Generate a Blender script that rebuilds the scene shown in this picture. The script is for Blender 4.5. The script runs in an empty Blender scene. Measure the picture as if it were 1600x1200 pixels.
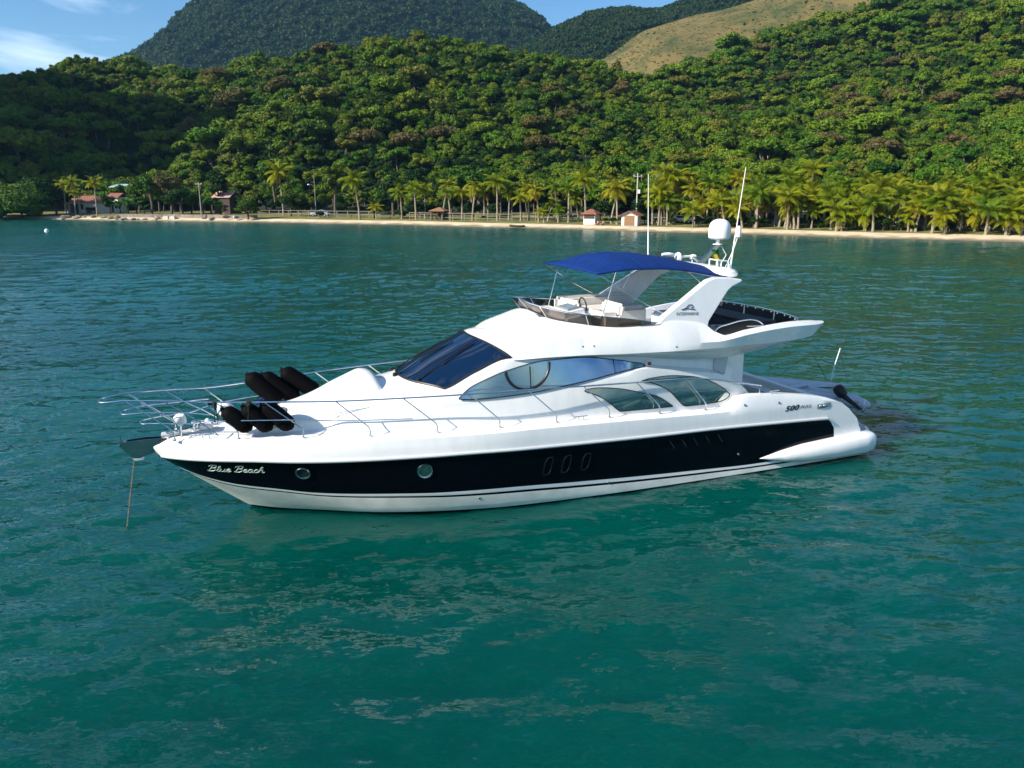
import bpy, bmesh, math, random
import numpy as np
from mathutils import Vector, Matrix

scene = bpy.context.scene
COL = scene.collection
R = math.radians
random.seed(7)

# ------------------------------------------------------------------ camera
CAM_H = 6.6
PITCH = math.atan(300 / 1217)
cam = bpy.data.cameras.new("camera")
cam.sensor_width = 36.0
cam.lens = 1217 / 1600 * 36.0
cam.clip_start = 0.1
cam.clip_end = 9000
cam_o = bpy.data.objects.new("camera", cam)
cam_o.location = (0, 0, CAM_H)
cam_o.rotation_euler = (R(90) - PITCH, 0, 0)
COL.objects.link(cam_o)
scene.camera = cam_o

# ------------------------------------------------------------------ light
SUN_AZ = R(209)        # direction towards the sun, measured from +X
SUN_EL = R(31)
scene.view_settings.view_transform = 'Standard'
scene.view_settings.look = 'None'
scene.view_settings.exposure = 0.9
scene.view_settings.gamma = 1.0
scene.view_settings.use_curve_mapping = False
scene.render.film_transparent = False
scene.cycles.use_denoising = True
scene.cycles.max_bounces = 6
scene.cycles.transparent_max_bounces = 8
scene.cycles.caustics_reflective = False
scene.cycles.caustics_refractive = False
scene.cycles.volume_bounces = 0

sd = Vector((math.cos(SUN_EL) * math.cos(SUN_AZ), math.cos(SUN_EL) * math.sin(SUN_AZ), math.sin(SUN_EL)))
sun = bpy.data.lights.new("sun", 'SUN')
sun.energy = 4.9
sun.angle = R(0.5)
sun.color = (1.0, 0.93, 0.82)
sun_o = bpy.data.objects.new("sun", sun)
sun_o.rotation_euler = sd.to_track_quat('Z', 'Y').to_euler()
sun_o.location = (-40, -20, 60)
COL.objects.link(sun_o)

world = bpy.data.worlds.new("World")
scene.world = world
world.use_nodes = True
wn = world.node_tree
wn.nodes.clear()
w_out = wn.nodes.new('ShaderNodeOutputWorld')
w_bg = wn.nodes.new('ShaderNodeBackground')
w_sky = wn.nodes.new('ShaderNodeTexSky')
w_sky.sky_type = 'NISHITA'
w_sky.sun_disc = False
w_sky.sun_elevation = SUN_EL
w_sky.sun_rotation = R(90) - SUN_AZ
w_sky.air_density = 1.0
w_sky.dust_density = 0.0
w_sky.ozone_density = 4.0
w_bg.inputs['Strength'].default_value = 0.082
w_tc = wn.nodes.new('ShaderNodeTexCoord')
w_map = wn.nodes.new('ShaderNodeMapping')
w_map.inputs['Scale'].default_value = (3.2, 3.2, 11.0)
w_map.inputs['Location'].default_value = (1.3, 0.4, 0.2)
w_no = wn.nodes.new('ShaderNodeTexNoise')
w_no.inputs['Scale'].default_value = 1.1
w_no.inputs['Detail'].default_value = 6
w_no.inputs['Roughness'].default_value = 0.52
w_no.inputs['Distortion'].default_value = 0.6
w_rp = wn.nodes.new('ShaderNodeValToRGB')
w_rp.color_ramp.elements[0].position = 0.53
w_rp.color_ramp.elements[1].position = 0.80
w_rp.color_ramp.elements[1].color = (0.75, 0.75, 0.75, 1)
w_mx = wn.nodes.new('ShaderNodeMix')
w_mx.data_type = 'RGBA'
w_mx.inputs['B'].default_value = (12.5, 13.4, 14.2, 1)
L = wn.links.new
L(w_tc.outputs['Generated'], w_map.inputs['Vector'])
L(w_map.outputs[0], w_no.inputs['Vector'])
L(w_no.outputs['Fac'], w_rp.inputs['Fac'])
L(w_rp.outputs['Color'], w_mx.inputs['Factor'])
w_hs = wn.nodes.new('ShaderNodeHueSaturation'); w_hs.inputs['Saturation'].default_value = 1.18
L(w_sky.outputs[0], w_hs.inputs['Color']); L(w_hs.outputs[0], w_mx.inputs['A'])
L(w_mx.outputs['Result'], w_bg.inputs['Color'])
L(w_bg.outputs[0], w_out.inputs['Surface'])


# ------------------------------------------------------------------ helpers
def ray(px, py):
    u, v = (px - 800) / 1217, (py - 600) / 1217
    c, s = math.cos(PITCH), math.sin(PITCH)
    return Vector((u, c - v * s, -(s + v * c)))


def at_d(px, py, d):
    """world point on a bearing and elevation at ground distance d"""
    r = ray(px, py)
    t = d / r.y
    return Vector((r.x * t, d, CAM_H + r.z * t))


def at_z(px, py, z):
    r = ray(px, py)
    t = (z - CAM_H) / r.z
    return Vector((r.x * t, r.y * t, z))


def pchip(xs, ys, x):
    xs = np.asarray(xs, float); ys = np.asarray(ys, float); x = np.asarray(x, float)
    if xs[0] > xs[-1]:
        xs = xs[::-1]; ys = ys[::-1]
    h = np.diff(xs); d = np.diff(ys) / h
    m = np.zeros_like(xs)
    m[0], m[-1] = d[0], d[-1]
    for i in range(1, len(xs) - 1):
        if d[i - 1] * d[i] > 0:
            w1, w2 = 2 * h[i] + h[i - 1], h[i] + 2 * h[i - 1]
            m[i] = (w1 + w2) / (w1 / d[i - 1] + w2 / d[i])
    xc = np.clip(x, xs[0], xs[-1])
    i = np.clip(np.searchsorted(xs, xc) - 1, 0, len(h) - 1)
    t = (xc - xs[i]) / h[i]
    return ((2 * t**3 - 3 * t**2 + 1) * ys[i] + (t**3 - 2 * t**2 + t) * h[i] * m[i]
            + (-2 * t**3 + 3 * t**2) * ys[i + 1] + (t**3 - t**2) * h[i] * m[i + 1])


def f1(xs, ys, x):
    return float(pchip(xs, ys, x))


class MB:
    def __init__(self):
        self.v, self.f, self.m = [], [], []

    def add(self, verts, faces, mat=0):
        o = len(self.v)
        self.v += [tuple(map(float, p)) for p in verts]
        self.f += [tuple(i + o for i in fc) for fc in faces]
        self.m += [mat] * len(faces)
        return self

    def box(self, c, s, rz=0, mat=0, rot=None):
        M = rot if rot is not None else Matrix.Rotation(rz, 3, 'Z')
        vs = []
        for z in (-.5, .5):
            for x, y in ((-.5, -.5), (.5, -.5), (.5, .5), (-.5, .5)):
                vs.append(Vector(c) + M @ Vector((x * s[0], y * s[1], z * s[2])))
        return self.add(vs, [(3, 2, 1, 0), (4, 5, 6, 7), (0, 1, 5, 4), (1, 2, 6, 5), (2, 3, 7, 6), (3, 0, 4, 7)], mat)

    def tube(self, pts, r, n=8, mat=0, cap=True):
        pts = [Vector(p) for p in pts]
        rs = r if hasattr(r, '__len__') else [r] * len(pts)
        rings, up = [], None
        for i, p in enumerate(pts):
            a = pts[max(i - 1, 0)]; b = pts[min(i + 1, len(pts) - 1)]
            t = (b - a).normalized()
            if up is None:
                up = Vector((0, 0, 1)) if abs(t.z) < .9 else Vector((1, 0, 0))
            s = t.cross(up).normalized()
            up = s.cross(t).normalized()
            rings.append([p + (s * math.cos(k * 2 * math.pi / n) + up * math.sin(k * 2 * math.pi / n)) * rs[i] for k in range(n)])
        return self.loft(rings, True, cap, mat)

    def loft(self, rings, closed=True, cap=True, mat=0):
        n = len(rings[0])
        vs = [p for rg in rings for p in rg]
        fs = []
        for i in range(len(rings) - 1):
            for k in range(n if closed else n - 1):
                k2 = (k + 1) % n
                fs.append((i * n + k, i * n + k2, (i + 1) * n + k2, (i + 1) * n + k))
        if cap and closed:
            fs.append(tuple(range(n - 1, -1, -1)))
            fs.append(tuple((len(rings) - 1) * n + k for k in range(n)))
        return self.add(vs, fs, mat)

    def lathe(self, prof, c=(0, 0, 0), axis=(0, 0, 1), n=16, mat=0):
        q = Vector((0, 0, 1)).rotation_difference(Vector(axis).normalized())
        rings = []
        for r, z in prof:
            rings.append([Vector(c) + q @ Vector((r * math.cos(k * 2 * math.pi / n), r * math.sin(k * 2 * math.pi / n), z)) for k in range(n)])
        return self.loft(rings, True, True, mat)

    def prism(self, poly, d, mat=0):
        d = Vector(d); n = len(poly)
        a = [Vector(p) - d / 2 for p in poly]; b = [Vector(p) + d / 2 for p in poly]
        fs = [tuple(range(n - 1, -1, -1)), tuple(range(n, 2 * n))]
        fs += [(i, (i + 1) % n, n + (i + 1) % n, n + i) for i in range(n)]
        return self.add(a + b, fs, mat)

    def grid(self, P, mat=0, flip=False):
        nu, nv = len(P), len(P[0])
        fs = []
        for i in range(nu - 1):
            for j in range(nv - 1):
                q = (i * nv + j, (i + 1) * nv + j, (i + 1) * nv + j + 1, i * nv + j + 1)
                fs.append(q[::-1] if flip else q)
        return self.add([p for row in P for p in row], fs, mat)

    def mesh(self, name, mats, smooth=40, recalc=True, bevel=0):
        me = bpy.data.meshes.new(name)
        me.from_pydata(self.v, [], self.f)
        for m in (mats if isinstance(mats, (list, tuple)) else [mats]):
            me.materials.append(m)
        me.polygons.foreach_set('material_index', self.m)
        if recalc or bevel:
            bm = bmesh.new(); bm.from_mesh(me)
            bmesh.ops.remove_doubles(bm, verts=bm.verts, dist=1e-5)
            if recalc:
                bmesh.ops.recalc_face_normals(bm, faces=bm.faces)
            if bevel:
                es = [e for e in bm.edges if len(e.link_faces) == 2 and e.calc_face_angle(0) > R(35)]
                bmesh.ops.bevel(bm, geom=es, offset=bevel, segments=2, affect='EDGES', clamp_overlap=True)
            bm.to_mesh(me); bm.free()
        if smooth:
            me.shade_smooth()
            me.set_sharp_from_angle(angle=R(smooth))
        me.update()
        return me

    def build(self, name, mats, parent=None, smooth=40, recalc=True, bevel=0, label=None):
        me = self.mesh(name, mats, smooth, recalc, bevel)
        return link(name, me, parent, label)


def link(name, me, parent=None, label=None):
    o = bpy.data.objects.new(name, me)
    COL.objects.link(o)
    if parent:
        o.parent = parent
    if label:
        o['label'] = label
    return o


def tag(o, label=None, cat=None, group=None, kind=None):
    if label: o['label'] = label
    if cat: o['category'] = cat
    if group: o['group'] = group
    if kind: o['kind'] = kind
    return o


def empty(name, loc=(0, 0, 0), rz=0.0, label=None, cat=None, group=None):
    o = bpy.data.objects.new(name, None)
    o.location = loc
    o.rotation_euler = (0, 0, rz)
    o.empty_display_size = 0.2
    COL.objects.link(o)
    return tag(o, label, cat, group)


# ------------------------------------------------------------------ materials
def principled(name, color, rough=0.5, metal=0.0, spec=0.5, coat=0.0, var=0.0, vscale=3.0, bump=0.0, bscale=30.0, trans=0.0, ior=1.45):
    m = bpy.data.materials.new(name)
    m.use_nodes = True
    nt = m.node_tree
    p = nt.nodes['Principled BSDF']
    p.inputs['Base Color'].default_value = (*color, 1)
    p.inputs['Roughness'].default_value = rough
    p.inputs['Metallic'].default_value = metal
    p.inputs['Specular IOR Level'].default_value = spec
    p.inputs['Coat Weight'].default_value = coat
    p.inputs['Coat Roughness'].default_value = 0.05
    p.inputs['Transmission Weight'].default_value = trans
    p.inputs['IOR'].default_value = ior
    tc = None
    if var or bump:
        tc = nt.nodes.new('ShaderNodeTexCoord')
    if var:
        no = nt.nodes.new('ShaderNodeTexNoise')
        no.inputs['Scale'].default_value = vscale
        no.inputs['Detail'].default_value = 6
        nt.links.new(tc.outputs['Object'], no.inputs['Vector'])
        mr = nt.nodes.new('ShaderNodeMapRange')
        mr.inputs['From Min'].default_value = 0.3
        mr.inputs['From Max'].default_value = 0.7
        mr.inputs['To Min'].default_value = 1 - var
        mr.inputs['To Max'].default_value = 1 + var
        nt.links.new(no.outputs['Fac'], mr.inputs['Value'])
        mx = nt.nodes.new('ShaderNodeVectorMath'); mx.operation = 'SCALE'
        mx.inputs[0].default_value = color
        nt.links.new(mr.outputs[0], mx.inputs['Scale'])
        nt.links.new(mx.outputs[0], p.inputs['Base Color'])
    if bump:
        nb = nt.nodes.new('ShaderNodeTexNoise')
        nb.inputs['Scale'].default_value = bscale
        nb.inputs['Detail'].default_value = 4
        nt.links.new(tc.outputs['Object'], nb.inputs['Vector'])
        bp = nt.nodes.new('ShaderNodeBump')
        bp.inputs['Strength'].default_value = bump
        bp.inputs['Distance'].default_value = 0.05
        nt.links.new(nb.outputs['Fac'], bp.inputs['Height'])
        nt.links.new(bp.outputs[0], p.inputs['Normal'])
    return m


def leaf_mat(name, cols, trans=0.3, rough=0.55):
    m = bpy.data.materials.new(name)
    m.use_nodes = True
    nt = m.node_tree
    p = nt.nodes['Principled BSDF']
    out = nt.nodes['Material Output']
    oi = nt.nodes.new('ShaderNodeObjectInfo')
    rp = nt.nodes.new('ShaderNodeValToRGB')
    rp.color_ramp.interpolation = 'LINEAR'
    els = rp.color_ramp.elements
    while len(els) < len(cols):
        els.new(0.5)
    for i, c in enumerate(cols):
        els[i].position = i / max(1, len(cols) - 1)
        els[i].color = (*c, 1)
    nt.links.new(oi.outputs['Random'], rp.inputs['Fac'])
    tc = nt.nodes.new('ShaderNodeTexCoord')
    no = nt.nodes.new('ShaderNodeTexNoise')
    no.inputs['Scale'].default_value = 1.1
    no.inputs['Detail'].default_value = 3
    nt.links.new(tc.outputs['Object'], no.inputs['Vector'])
    mr = nt.nodes.new('ShaderNodeMapRange')
    mr.inputs['From Min'].default_value = 0.3; mr.inputs['From Max'].default_value = 0.7
    mr.inputs['To Min'].default_value = 0.62; mr.inputs['To Max'].default_value = 1.45
    nt.links.new(no.outputs['Fac'], mr.inputs['Value'])
    sc = nt.nodes.new('ShaderNodeVectorMath'); sc.operation = 'SCALE'
    nt.links.new(rp.outputs['Color'], sc.inputs[0])
    nt.links.new(mr.outputs[0], sc.inputs['Scale'])
    nt.links.new(sc.outputs[0], p.inputs['Base Color'])
    p.inputs['Roughness'].default_value = rough
    p.inputs['Specular IOR Level'].default_value = 0.15
    tr = nt.nodes.new('ShaderNodeBsdfTranslucent')
    nt.links.new(sc.outputs[0], tr.inputs['Color'])
    ms = nt.nodes.new('ShaderNodeMixShader')
    ms.inputs[0].default_value = trans
    nt.links.new(p.outputs[0], ms.inputs[1])
    nt.links.new(tr.outputs[0], ms.inputs[2])
    nt.links.new(ms.outputs[0], out.inputs['Surface'])
    return m


def gelcoat():
    m = principled('white_gelcoat', (0.80, 0.80, 0.79), 0.22, coat=0.35)
    nt = m.node_tree
    p = nt.nodes['Principled BSDF']
    tc = nt.nodes.new('ShaderNodeTexCoord')
    mp = nt.nodes.new('ShaderNodeMapping'); mp.inputs['Scale'].default_value = (3, 3, 0.9)
    no = nt.nodes.new('ShaderNodeTexNoise'); no.inputs['Scale'].default_value = 1.6; no.inputs['Detail'].default_value = 8
    no.inputs['Roughness'].default_value = 0.65
    rp = nt.nodes.new('ShaderNodeValToRGB')
    rp.color_ramp.elements[0].position = 0.32; rp.color_ramp.elements[0].color = (0.765, 0.765, 0.76, 1)
    rp.color_ramp.elements[1].position = 0.56; rp.color_ramp.elements[1].color = (0.82, 0.82, 0.81, 1)
    nt.links.new(tc.outputs['Object'], mp.inputs[0]); nt.links.new(mp.outputs[0], no.inputs['Vector'])
    nt.links.new(no.outputs['Fac'], rp.inputs[0]); nt.links.new(rp.outputs[0], p.inputs['Base Color'])
    return m


M = {}
M['white'] = gelcoat()
M['bottom'] = principled('stained_white_hull_bottom', (0.72, 0.71, 0.66), 0.35, var=0.14, vscale=2.2, coat=0.1)
M['deck'] = principled('white_nonskid_deck', (0.76, 0.76, 0.74), 0.6, var=0.05, vscale=6, bump=0.12, bscale=160)
M['navy'] = principled('navy_black_gelcoat', (0.0015, 0.002, 0.005), 0.12, spec=0.22)
M['vent'] = principled('black_vent_rim', (0.003, 0.004, 0.007), 0.12, spec=0.5)
M['rubber'] = principled('grey_rub_rail', (0.55, 0.56, 0.56), 0.35)
M['steel'] = principled('stainless_steel', (0.78, 0.78, 0.77), 0.20, metal=1.0)
M['plate'] = principled('polished_plate', (0.45, 0.45, 0.44), 0.12, metal=1.0, var=0.1, vscale=8)
M['glass_dark'] = principled('dark_blue_windscreen_glass', (0.003, 0.013, 0.040), 0.03, spec=0.5)
M['glass_sky_tint'] = principled('sky_tinted_mirror_side_glass', (0.30, 0.43, 0.56), 0.16, metal=0.92, var=0.06, vscale=4)  # blue of the reflected sky is put into the mirror tint
M['glass_teal'] = principled('mirror_side_glass', (0.34, 0.40, 0.40), 0.04, metal=0.95)
M['black'] = principled('black_rubber', (0.008, 0.008, 0.009), 0.45)
M['fender'] = principled('black_fender_cover', (0.0014, 0.0014, 0.002), 0.7, spec=0.08, var=0.25, vscale=20, bump=0.2, bscale=90)
M['blue_canvas'] = principled('royal_blue_canvas', (0.002, 0.024, 0.135), 0.75, spec=0.2, var=0.12, vscale=5, bump=0.25, bscale=14)
M['blue_plastic'] = principled('blue_plastic', (0.01, 0.02, 0.16), 0.35)
M['black_canvas'] = principled('black_mesh_canvas', (0.010, 0.011, 0.014), 0.65, var=0.25, vscale=9, bump=0.3, bscale=25)
M['white_plastic'] = principled('white_plastic', (0.80, 0.80, 0.79), 0.32)
M['vinyl'] = principled('cream_vinyl_upholstery', (0.70, 0.67, 0.62), 0.5, bump=0.1, bscale=12)
M['grey_tube'] = principled('grey_inflatable_hypalon', (0.52, 0.54, 0.57), 0.5, var=0.08, vscale=4)
M['rope'] = principled('dark_rope', (0.02, 0.018, 0.016), 0.8)
M['chain'] = principled('rusty_galvanised_chain', (0.20, 0.17, 0.13), 0.6, metal=0.4, var=0.4, vscale=25)
M['letters'] = principled('silver_green_lettering', (0.42, 0.52, 0.47), 0.4)
M['letters_dark'] = principled('dark_lettering', (0.012, 0.012, 0.015), 0.4)
M['orange'] = principled('amber_lens', (0.45, 0.05, 0.02), 0.2)
M['lens'] = principled('grey_lamp_lens', (0.22, 0.24, 0.23), 0.12, coat=0.6)
M['teak'] = principled('grey_teak', (0.42, 0.39, 0.35), 0.6, var=0.2, vscale=12)
M['flag_green'] = principled('green_flag_cloth', (0.01, 0.16, 0.03), 0.8)
M['flag_yellow'] = principled('yellow_flag_cloth', (0.55, 0.40, 0.02), 0.8)


def smoked():
    m = bpy.data.materials.new('smoked_acrylic')
    m.use_nodes = True
    nt = m.node_tree
    p = nt.nodes['Principled BSDF']
    p.inputs['Base Color'].default_value = (0.026, 0.023, 0.022, 1)
    p.inputs['Roughness'].default_value = 0.06
    p.inputs['Specular IOR Level'].default_value = 0.8
    tr = nt.nodes.new('ShaderNodeBsdfTransparent'); tr.inputs[0].default_value = (0.30, 0.26, 0.24, 1)
    ms = nt.nodes.new('ShaderNodeMixShader'); ms.inputs[0].default_value = 0.45
    nt.links.new(p.outputs[0], ms.inputs[1]); nt.links.new(tr.outputs[0], ms.inputs[2])
    nt.links.new(ms.outputs[0], nt.nodes['Material Output'].inputs['Surface'])
    return m


M['smoked'] = smoked()

# ------------------------------------------------------------------ water
SHORE = [(-330, 100), (-260, 112), (-205, 138), (-168, 172), (-145, 190), (-128, 199), (-109.4, 194), (-90.6, 187.7), (-57.2, 177.7), (-26.7, 165.4), (0, 150.5),  # unseen left headland brought forward to carry the shading ridge
         (22.1, 136.9), (40.6, 125.5), (55.9, 115.1), (69.3, 106.9), (90, 96), (130, 80), (200, 58), (330, 20)]
_sx = np.array([p[0] for p in SHORE], float); _sy = np.array([p[1] for p in SHORE], float)


def shore_y(x):
    x = np.asarray(x, float)
    return pchip(_sx, _sy, x) + 0.7 * np.sin(x * 0.21) + 0.35 * np.sin(x * 0.53 + 1)


def vnoise(x, y, seed=0):
    xi = np.floor(x).astype(np.int64); yi = np.floor(y).astype(np.int64)
    xf, yf = x - xi, y - yi
    u, v = xf * xf * (3 - 2 * xf), yf * yf * (3 - 2 * yf)

    def h(a, b):
        n = (a * 374761393 + b * 668265263 + seed * 974634777) & 0x7fffffff
        n = ((n ^ (n >> 13)) * 1274126177) & 0x7fffffff
        n = (n ^ (n >> 16)) & 0x7fffffff
        return (n % 100003) / 100003.0
    return (h(xi, yi) * (1 - u) * (1 - v) + h(xi + 1, yi) * u * (1 - v) + h(xi, yi + 1) * (1 - u) * v + h(xi + 1, yi + 1) * u * v)


def fbm(x, y, oct=4, seed=0):
    s, a = 0, 1.0
    for k in range(oct):
        s = s + a * (vnoise(x * 2**k, y * 2**k, seed + k) - .5)
        a *= .5
    return s


def grid_mesh(name, X, Y, Z, mats, matidx=None, smooth=True):
    ny, nx = X.shape
    me = bpy.data.meshes.new(name)
    me.vertices.add(nx * ny)
    me.vertices.foreach_set('co', np.stack([X, Y, Z], -1).reshape(-1).astype(np.float32))
    i = np.arange(ny - 1)[:, None] * nx + np.arange(nx - 1)[None, :]
    q = np.stack([i, i + 1, i + nx + 1, i + nx], -1).reshape(-1, 4)
    me.loops.add(q.size); me.polygons.add(len(q))
    me.loops.foreach_set('vertex_index', q.reshape(-1).astype(np.int32))
    me.polygons.foreach_set('loop_start', (np.arange(len(q)) * 4).astype(np.int32))
    for m in mats: me.materials.append(m)
    if matidx is not None:
        me.polygons.foreach_set('material_index', matidx.reshape(-1).astype(np.int32))
    me.update(calc_edges=True)
    if smooth: me.shade_smooth()
    return me


def wave_height(x, y):
    """sum of small directional wave trains (wind from the left), metres"""
    rng = np.random.RandomState(3)
    z = np.zeros_like(x)
    wx = x + 0.9 * fbm(x * .22, y * .22, 2, 5); wy = y + 0.9 * fbm(x * .22 + 40, y * .22, 2, 9)
    for lam, amp, n in ((4.6, .0065, 4), (2.3, .0062, 6), (1.25, .0042, 8), (0.7, .0026, 8)):
        for k in range(n):
            a = R(-78) + rng.normal(0, .55)
            l = lam * rng.uniform(.75, 1.3)
            ph = rng.uniform(0, 6.28)
            t = (wx * math.cos(a) + wy * math.sin(a)) * 2 * math.pi / l + ph
            z += amp * rng.uniform(.6, 1.2) * (np.sin(t) + .22 * np.cos(2 * t)) * .8
    return z * (0.8 + 0.9 * vnoise(x * .09 + 3, y * .09, 21))


def water_mat():
    m = bpy.data.materials.new('sea_water')
    m.use_nodes = True
    nt = m.node_tree
    p = nt.nodes['Principled BSDF']
    tc = nt.nodes.new('ShaderNodeTexCoord')
    big = nt.nodes.new('ShaderNodeTexNoise'); big.inputs['Scale'].default_value = 0.045; big.inputs['Detail'].default_value = 3
    nt.links.new(tc.outputs['Object'], big.inputs['Vector'])
    rp = nt.nodes.new('ShaderNodeValToRGB')
    rp.color_ramp.elements[0].position = 0.35; rp.color_ramp.elements[0].color = (0.0001, 0.048, 0.038, 1)
    rp.color_ramp.elements[1].position = 0.65; rp.color_ramp.elements[1].color = (0.0002, 0.074, 0.063, 1)
    nt.links.new(big.outputs['Fac'], rp.inputs[0])
    nt.links.new(rp.outputs[0], p.inputs['Base Color'])
    sx = nt.nodes.new('ShaderNodeSeparateXYZ'); nt.links.new(tc.outputs['Object'], sx.inputs[0])
    rr = nt.nodes.new('ShaderNodeMapRange'); rr.inputs['From Min'].default_value = 22; rr.inputs['From Max'].default_value = 110
    rr.inputs['To Min'].default_value = 0.06; rr.inputs['To Max'].default_value = 0.22
    nt.links.new(sx.outputs['Y'], rr.inputs['Value']); nt.links.new(rr.outputs[0], p.inputs['Roughness'])
    p.inputs['Subsurface Weight'].default_value = 1.0
    p.inputs['Subsurface Radius'].default_value = (3.0, 5.0, 5.0)
    p.inputs['Subsurface Scale'].default_value = 1.0
    p.inputs['IOR'].default_value = 1.333
    p.inputs['Specular IOR Level'].default_value = 0.44
    p.inputs['Specular Tint'].default_value = (0.36, 0.93, 0.97, 1)
    geo = nt.nodes.new('ShaderNodeNewGeometry')
    acc = geo.outputs['Normal']
    for sc, amp, det in (((0.42, 0.95, 1), 0.11, 3), ((1.7, 3.8, 1), 0.30, 4), ((4.5, 9.5, 1), 0.36, 4), ((13.0, 24.0, 1), 0.20, 3)):
        mp = nt.nodes.new('ShaderNodeMapping'); mp.inputs['Scale'].default_value = sc
        mp.inputs['Rotation'].default_value = (0, 0, R(12))
        no = nt.nodes.new('ShaderNodeTexNoise'); no.inputs['Scale'].default_value = 1.0; no.inputs['Detail'].default_value = det
        no.inputs['Roughness'].default_value = 0.55; no.inputs['Distortion'].default_value = 0.5
        sub = nt.nodes.new('ShaderNodeVectorMath'); sub.operation = 'SUBTRACT'; sub.inputs[1].default_value = (.5, .5, .5)
        mul = nt.nodes.new('ShaderNodeVectorMath'); mul.operation = 'MULTIPLY'; mul.inputs[1].default_value = (amp, amp * 1.25, 0)
        add = nt.nodes.new('ShaderNodeVectorMath'); add.operation = 'ADD'
        nt.links.new(tc.outputs['Object'], mp.inputs[0]); nt.links.new(mp.outputs[0], no.inputs['Vector'])
        nt.links.new(no.outputs['Color'], sub.inputs[0]); nt.links.new(sub.outputs[0], mul.inputs[0])
        nt.links.new(acc, add.inputs[0]); nt.links.new(mul.outputs[0], add.inputs[1])
        acc = add.outputs[0]
    nrm = nt.nodes.new('ShaderNodeVectorMath'); nrm.operation = 'NORMALIZE'
    nt.links.new(acc, nrm.inputs[0]); nt.links.new(nrm.outputs[0], p.inputs['Normal'])
    return m


def axis_steps(fine, lo, hi, d0, grow, far_lo, far_hi):
    a = list(np.arange(lo, hi, d0))
    d, x = d0, a[-1]
    while x < far_hi:
        d *= grow; x += d; a.append(x)
    d, x, b = d0, lo, []
    while x > far_lo:
        d *= grow; x -= d; b.append(x)
    return np.array(b[::-1] + a)


gx = axis_steps(0, -16, 18, 0.11, 1.022, -900, 900)
gy = axis_steps(0, 9, 32, 0.11, 1.013, -30, 200)
gy = np.concatenate([np.arange(-900, gy[0] - 20, 60.0), gy, np.arange(gy[-1] + 6, 330, 6.0)])
X, Y = np.meshgrid(gx, gy)
sp = np.maximum(np.gradient(gx)[None, :], np.gradient(gy)[:, None])
Z = wave_height(X, Y) * np.clip(1.3 - sp / 1.6, 0, 1) * (1 + 1.9 * np.clip((Y - 25) / 45, 0, 1))
Z *= np.clip((shore_y(X) - Y) / 12, 0.05, 1)
water = link('water', grid_mesh('water', X, Y, Z, [water_mat()]))
tag(water, kind='structure')

# ------------------------------------------------------------------ land
CREST = [(-260, 40, 290), (-150, 66, 295), (0, 104, 310), (60, 98, 315), (130, 92, 320), (200, 92, 335), (260, 92, 350), (330, 90, 355), (400, 75, 350), (460, 58, 345),
         (520, 46, 345), (600, 50, 345), (690, 52, 345), (760, 56, 345), (830, 66, 345), (880, 84, 345), (940, 103, 340), (1000, 112, 355),
         (1060, 100, 400), (1130, 78, 430), (1200, 50, 450), (1270, 28, 455), (1330, 8, 455), (1420, -20, 450), (1520, -50, 440), (1650, -80, 430), (1850, -110, 430)]
ctrl = []
for px, py, d in CREST:
    p = at_d(px, py, d)
    z = p.z - (11 if px < 970 else 9)
    ctrl.append((p.x, p.y, z))
    ctrl.append((p.x * 1.3, p.y + 110, z * .72))
    ctrl.append((p.x * 1.75, p.y + 260, z * .3))
    ctrl.append((p.x * .87, d * .87, z * .72))
for x in range(-300, 301, 30):
    y = float(shore_y(x))
    ctrl.append((x, y + 34, 1.6)); ctrl.append((x, y + 14, 1.2)); ctrl.append((x, y - 30, 0.5))
for px, d, z in ((60, 262, 22), (-40, 262, 26), (190, 262, 7), (210, 300, 24), (330, 250, 17), (420, 255, 24), (250, 245, 7), (120, 250, 10)):
    p = at_d(px, 300, d)
    ctrl.append((p.x, p.y, z))
ctrl += [(-265, 172, 138), (-285, 200, 145), (-300, 250, 140), (-310, 310, 130), (-330, 170, 120), (-205, 205, 46), (-205, 240, 48), (-172, 250, 32), (-215, 300, 46)]  # includes an unseen high ridge at left, added to shade the valley
ctrl = np.array(ctrl)
S_ = 100.0
cx, cy, cz = ctrl[:, 0] / S_, ctrl[:, 1] / S_, ctrl[:, 2]


def _phi(r2): return np.where(r2 > 1e-12, r2 * np.log(r2 + 1e-12), 0)


n_ = len(ctrl)
A_ = np.zeros((n_ + 3, n_ + 3))
A_[:n_, :n_] = _phi((cx[:, None] - cx)**2 + (cy[:, None] - cy)**2) + np.eye(n_) * 0.004
A_[:n_, n_:] = np.stack([np.ones(n_), cx, cy], 1); A_[n_:, :n_] = A_[:n_, n_:].T
W_ = np.linalg.solve(A_, np.concatenate([cz, np.zeros(3)]))


def land_z(x, y):
    x = np.asarray(x, float); y = np.asarray(y, float)
    sh = x.shape
    xf, yf = x.reshape(-1) / S_, y.reshape(-1) / S_
    out = np.zeros_like(xf)
    for i in range(0, len(xf), 20000):
        a, b = xf[i:i + 20000], yf[i:i + 20000]
        out[i:i + 20000] = _phi((a[:, None] - cx)**2 + (b[:, None] - cy)**2) @ W_[:n_] + W_[n_] + a * W_[n_ + 1] + b * W_[n_ + 2]
    hill = out.reshape(sh)
    t = y - shore_y(x)
    beach = np.where(t < 0, t * 0.12, 0.85 * (1 - np.exp(-np.clip(t, 0, None) / 4.0)) + 0.35 * np.clip(t / 25, 0, 1))
    k = np.clip((t - 24) / 22, 0, 1); k = k * k * (3 - 2 * k)
    bumps = 2.2 * fbm(x * .03, y * .03, 3, 11) * k
    return beach * (1 - k) + np.maximum(hill + bumps, 1.2) * k


def lz(x, y): return float(land_z(np.array([x]), np.array([y]))[0])


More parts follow.
